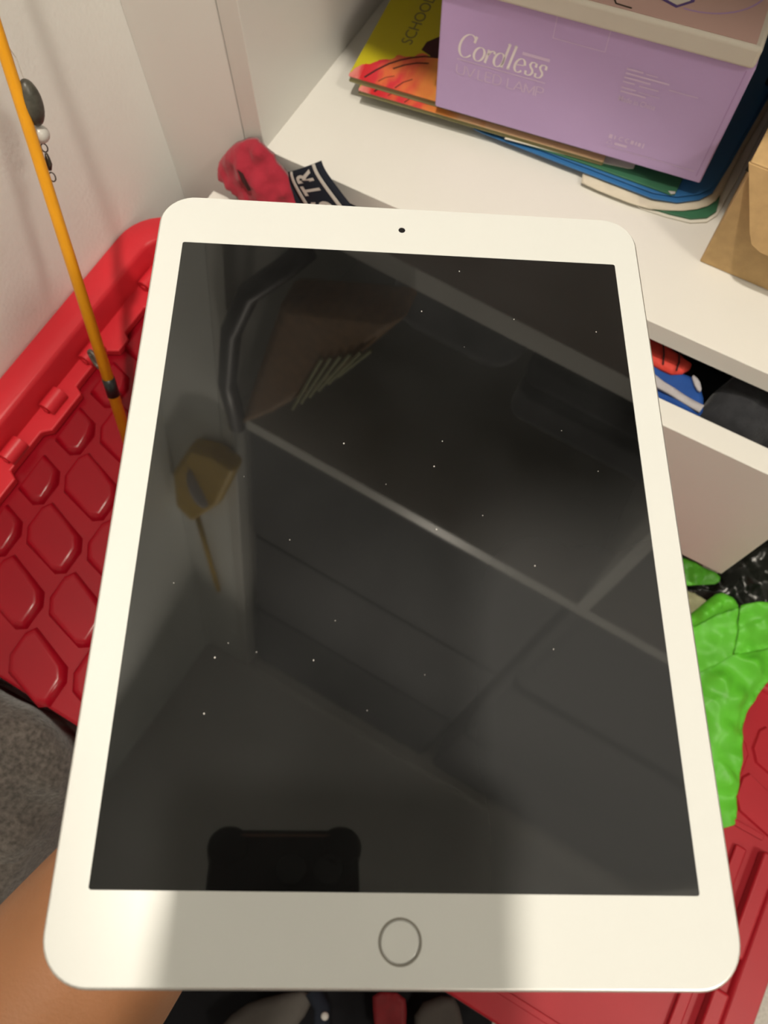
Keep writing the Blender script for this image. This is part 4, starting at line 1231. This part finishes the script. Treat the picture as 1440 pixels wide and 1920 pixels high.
# left arm (holds the tablet from below)
s_l = add((0, -388, -98), 50, ch)
ua = add((-38, -330, -190), 44, s_l)
el = add((-92, -240, -297), 40, ua)
f1 = add((-79, -180, -293), 41, el)
f2 = add((-66, -110, -288), 37.5, f1)
f3 = add((-58, -55, -281), 30.5, f2)
wr = add((-53, -14, -270), 24.5, f3)
pa = add((-47, 24, -258), 22, wr)
pb_ = add((-42, 62, -251), 21, pa)
def finger(base, pts, rads):
    p = base
    for q, r in zip(pts, rads): p = add(q, r, p)
for dx, ln in ((-34, 0.82), (-12, 1.0), (10, 1.05), (30, 0.95)):
    bx = Vector((-42, 62, -251)) + Vector((dx*0.9, -dx*0.12, 0))
    k = add(tuple(bx + Vector((dx*0.08, 14, 0))), 11, pb_)
    dirv = Vector((dx*0.006, 1, 0)).normalized()
    p1 = bx + dirv*(48*ln) + Vector((0, 0, -1.5)); p2 = bx + dirv*(74*ln) + Vector((0, 0, -2.0)); p3 = bx + dirv*(92*ln) + Vector((0, 0, -2.5))
    finger(k, (tuple(p1), tuple(p2), tuple(p3)), (9, 8.3, 7))
th1 = add((-76, 34, -257), 13, pa)
finger(th1, ((-100, 58, -254), (-114, 80, -252)), (10.5, 9))
# right arm (holds the phone)
s_r = add((262, -250, -98), 50, ch)
ub = add((262, -190, -215), 46, s_r)
er = add((232, -140, -325), 40, ub)
g1 = add((190, -136, -245), 38, er)
g2 = add((140, -135, -155), 31, g1)
wr2 = add((104, -132, -92), 24, g2)
pc = add((88, -122, -62), 22, wr2)
PHC = lambda u, v, w: Vector((0, 0, 0)) + RIGHT*u + UP*v + BACK*w
kn = add(tuple(PHC(38, -78, 18)), 25, pc)
# thumb along the right side over the display, fingers round the far edge below the lenses
t1 = add(tuple(PHC(38, -44, 18)), 15, kn); finger(t1, (tuple(PHC(22, -34, 22)), tuple(PHC(6, -26, 23))), (10.5, 9))
for i, v in enumerate((-42, -61, -80, -98)):
    a = add(tuple(PHC(8, v-4, -8 if i < 3 else -6)), 9.5, kn) if False else add(tuple(PHC(34, v, 2)), 11, kn)
    finger(a, (tuple(PHC(8, v+1, -8)), tuple(PHC(-34, v+2, -8.5)), tuple(PHC(-66, v+3, -6)), tuple(PHC(-74, v+3, 6))), (9, 9, 9.5, 9))
# legs, kneeling upright
for sgn in (-1, 1):
    hp = Vector((175, -430, -570)) + rb*(92*sgn)
    hip = add(tuple(hp + Vector((0, 0, -60))), 62, pel)
    k1 = add(tuple(hp + fb_*20 + Vector((0, 0, -240))), 60, hip)
    k2 = add(tuple(hp + fb_*42 + Vector((0, 0, -455))), 48, k1)
    k3 = add(tuple(hp - fb_*40 + Vector((0, 0, -474))), 42, k2)
    k4 = add(tuple(hp - fb_*220 + Vector((0, 0, -478))), 38, k3)
    k5 = add(tuple(hp - fb_*370 + Vector((0, 0, -490))), 34, k4)
    add(tuple(hp - fb_*440 + Vector((0, 0, -500))), 26, k5)
skinned('body', V_, E_, 'skin', PERS, PO, sub=2, root=0)
# clothing as children
sv, se = [], []
def a2(p, r, prev=None):
    sv.append((p[0], p[1], p[2], r))
    if prev is not None: se.append((prev, len(sv)-1))
    return len(sv)-1
i0 = a2((178, -434, -650), 132); i1 = a2((165, -415, -440), 124, i0); i2 = a2((150, -372, -270), 134, i1); i3 = a2((135, -335, -150), 130, i2); i4 = a2((126, -314, -72), 64, i3)
j = a2((0, -388, -98), 72, i3); j = a2((-36, -334, -186), 60, j); a2((-52, -306, -222), 57, j)
j = a2((262, -250, -98), 72, i3); j = a2((262, -194, -208), 60, j); a2((256, -176, -250), 57, j)
skinned('shirt', sv, se, 'shirt', PERS, PO, sub=2)
sv, se = [], []
i0 = a2((174, -429, -560), 116); iw = a2((172, -426, -500), 118, i0)
for sgn in (-1, 1):
    hp = Vector((175, -430, -570)) + rb*(92*sgn)
    j = a2(tuple(hp - rb*(18*sgn) + Vector((0, 0, -90))), 90, i0); j = a2(tuple(hp + fb_*20 + Vector((0, 0, -240))), 81, j); j = a2(tuple(hp + fb_*42 + Vector((0, 0, -452))), 66, j)
    j = a2(tuple(hp - fb_*40 + Vector((0, 0, -470))), 58, j); j = a2(tuple(hp - fb_*220 + Vector((0, 0, -476))), 52, j); a2(tuple(hp - fb_*360 + Vector((0, 0, -486))), 42, j)
skinned('trousers', sv, se, 'trousers', PERS, PO, sub=2)
HC = Vector((99, -257, 105))
b = bm_(); ellipsoid(b, HC - fb_*20 + Vector((0, 0, 22)), (0, 0, 1), 82, 82, 24, 18); obj('hair', b, 'hair', PERS, smooth=True)
for sgn in (-1, 1):
    b = bm_(); ellipsoid(b, HC + fb_*62 + rb*(29*sgn) + Vector((0, 0, -6)), fb_, 9, 12, 14, 10, flat=8); e = obj('eye', b, 'eye', PERS, smooth=True)
    b = bm_(); ellipsoid(b, HC + fb_*70 + rb*(29*sgn) + Vector((0, 0, -7)), fb_, 3, 5, 12, 8); obj('pupil', b, 'lens', e, smooth=True)
    b = bm_(); ellipsoid(b, HC + rb*(72*sgn) - fb_*2 + Vector((0, 0, -14)), (0, 0, 1), 30, 14, 14, 10, flat=9); obj('ear', b, 'skin', PERS, smooth=True)
b = bm_(); ellipsoid(b, HC + fb_*58 + Vector((0, 0, -52)), rb, 24, 6, 14, 10, flat=9); obj('mouth', b, 'lips', PERS, smooth=True)
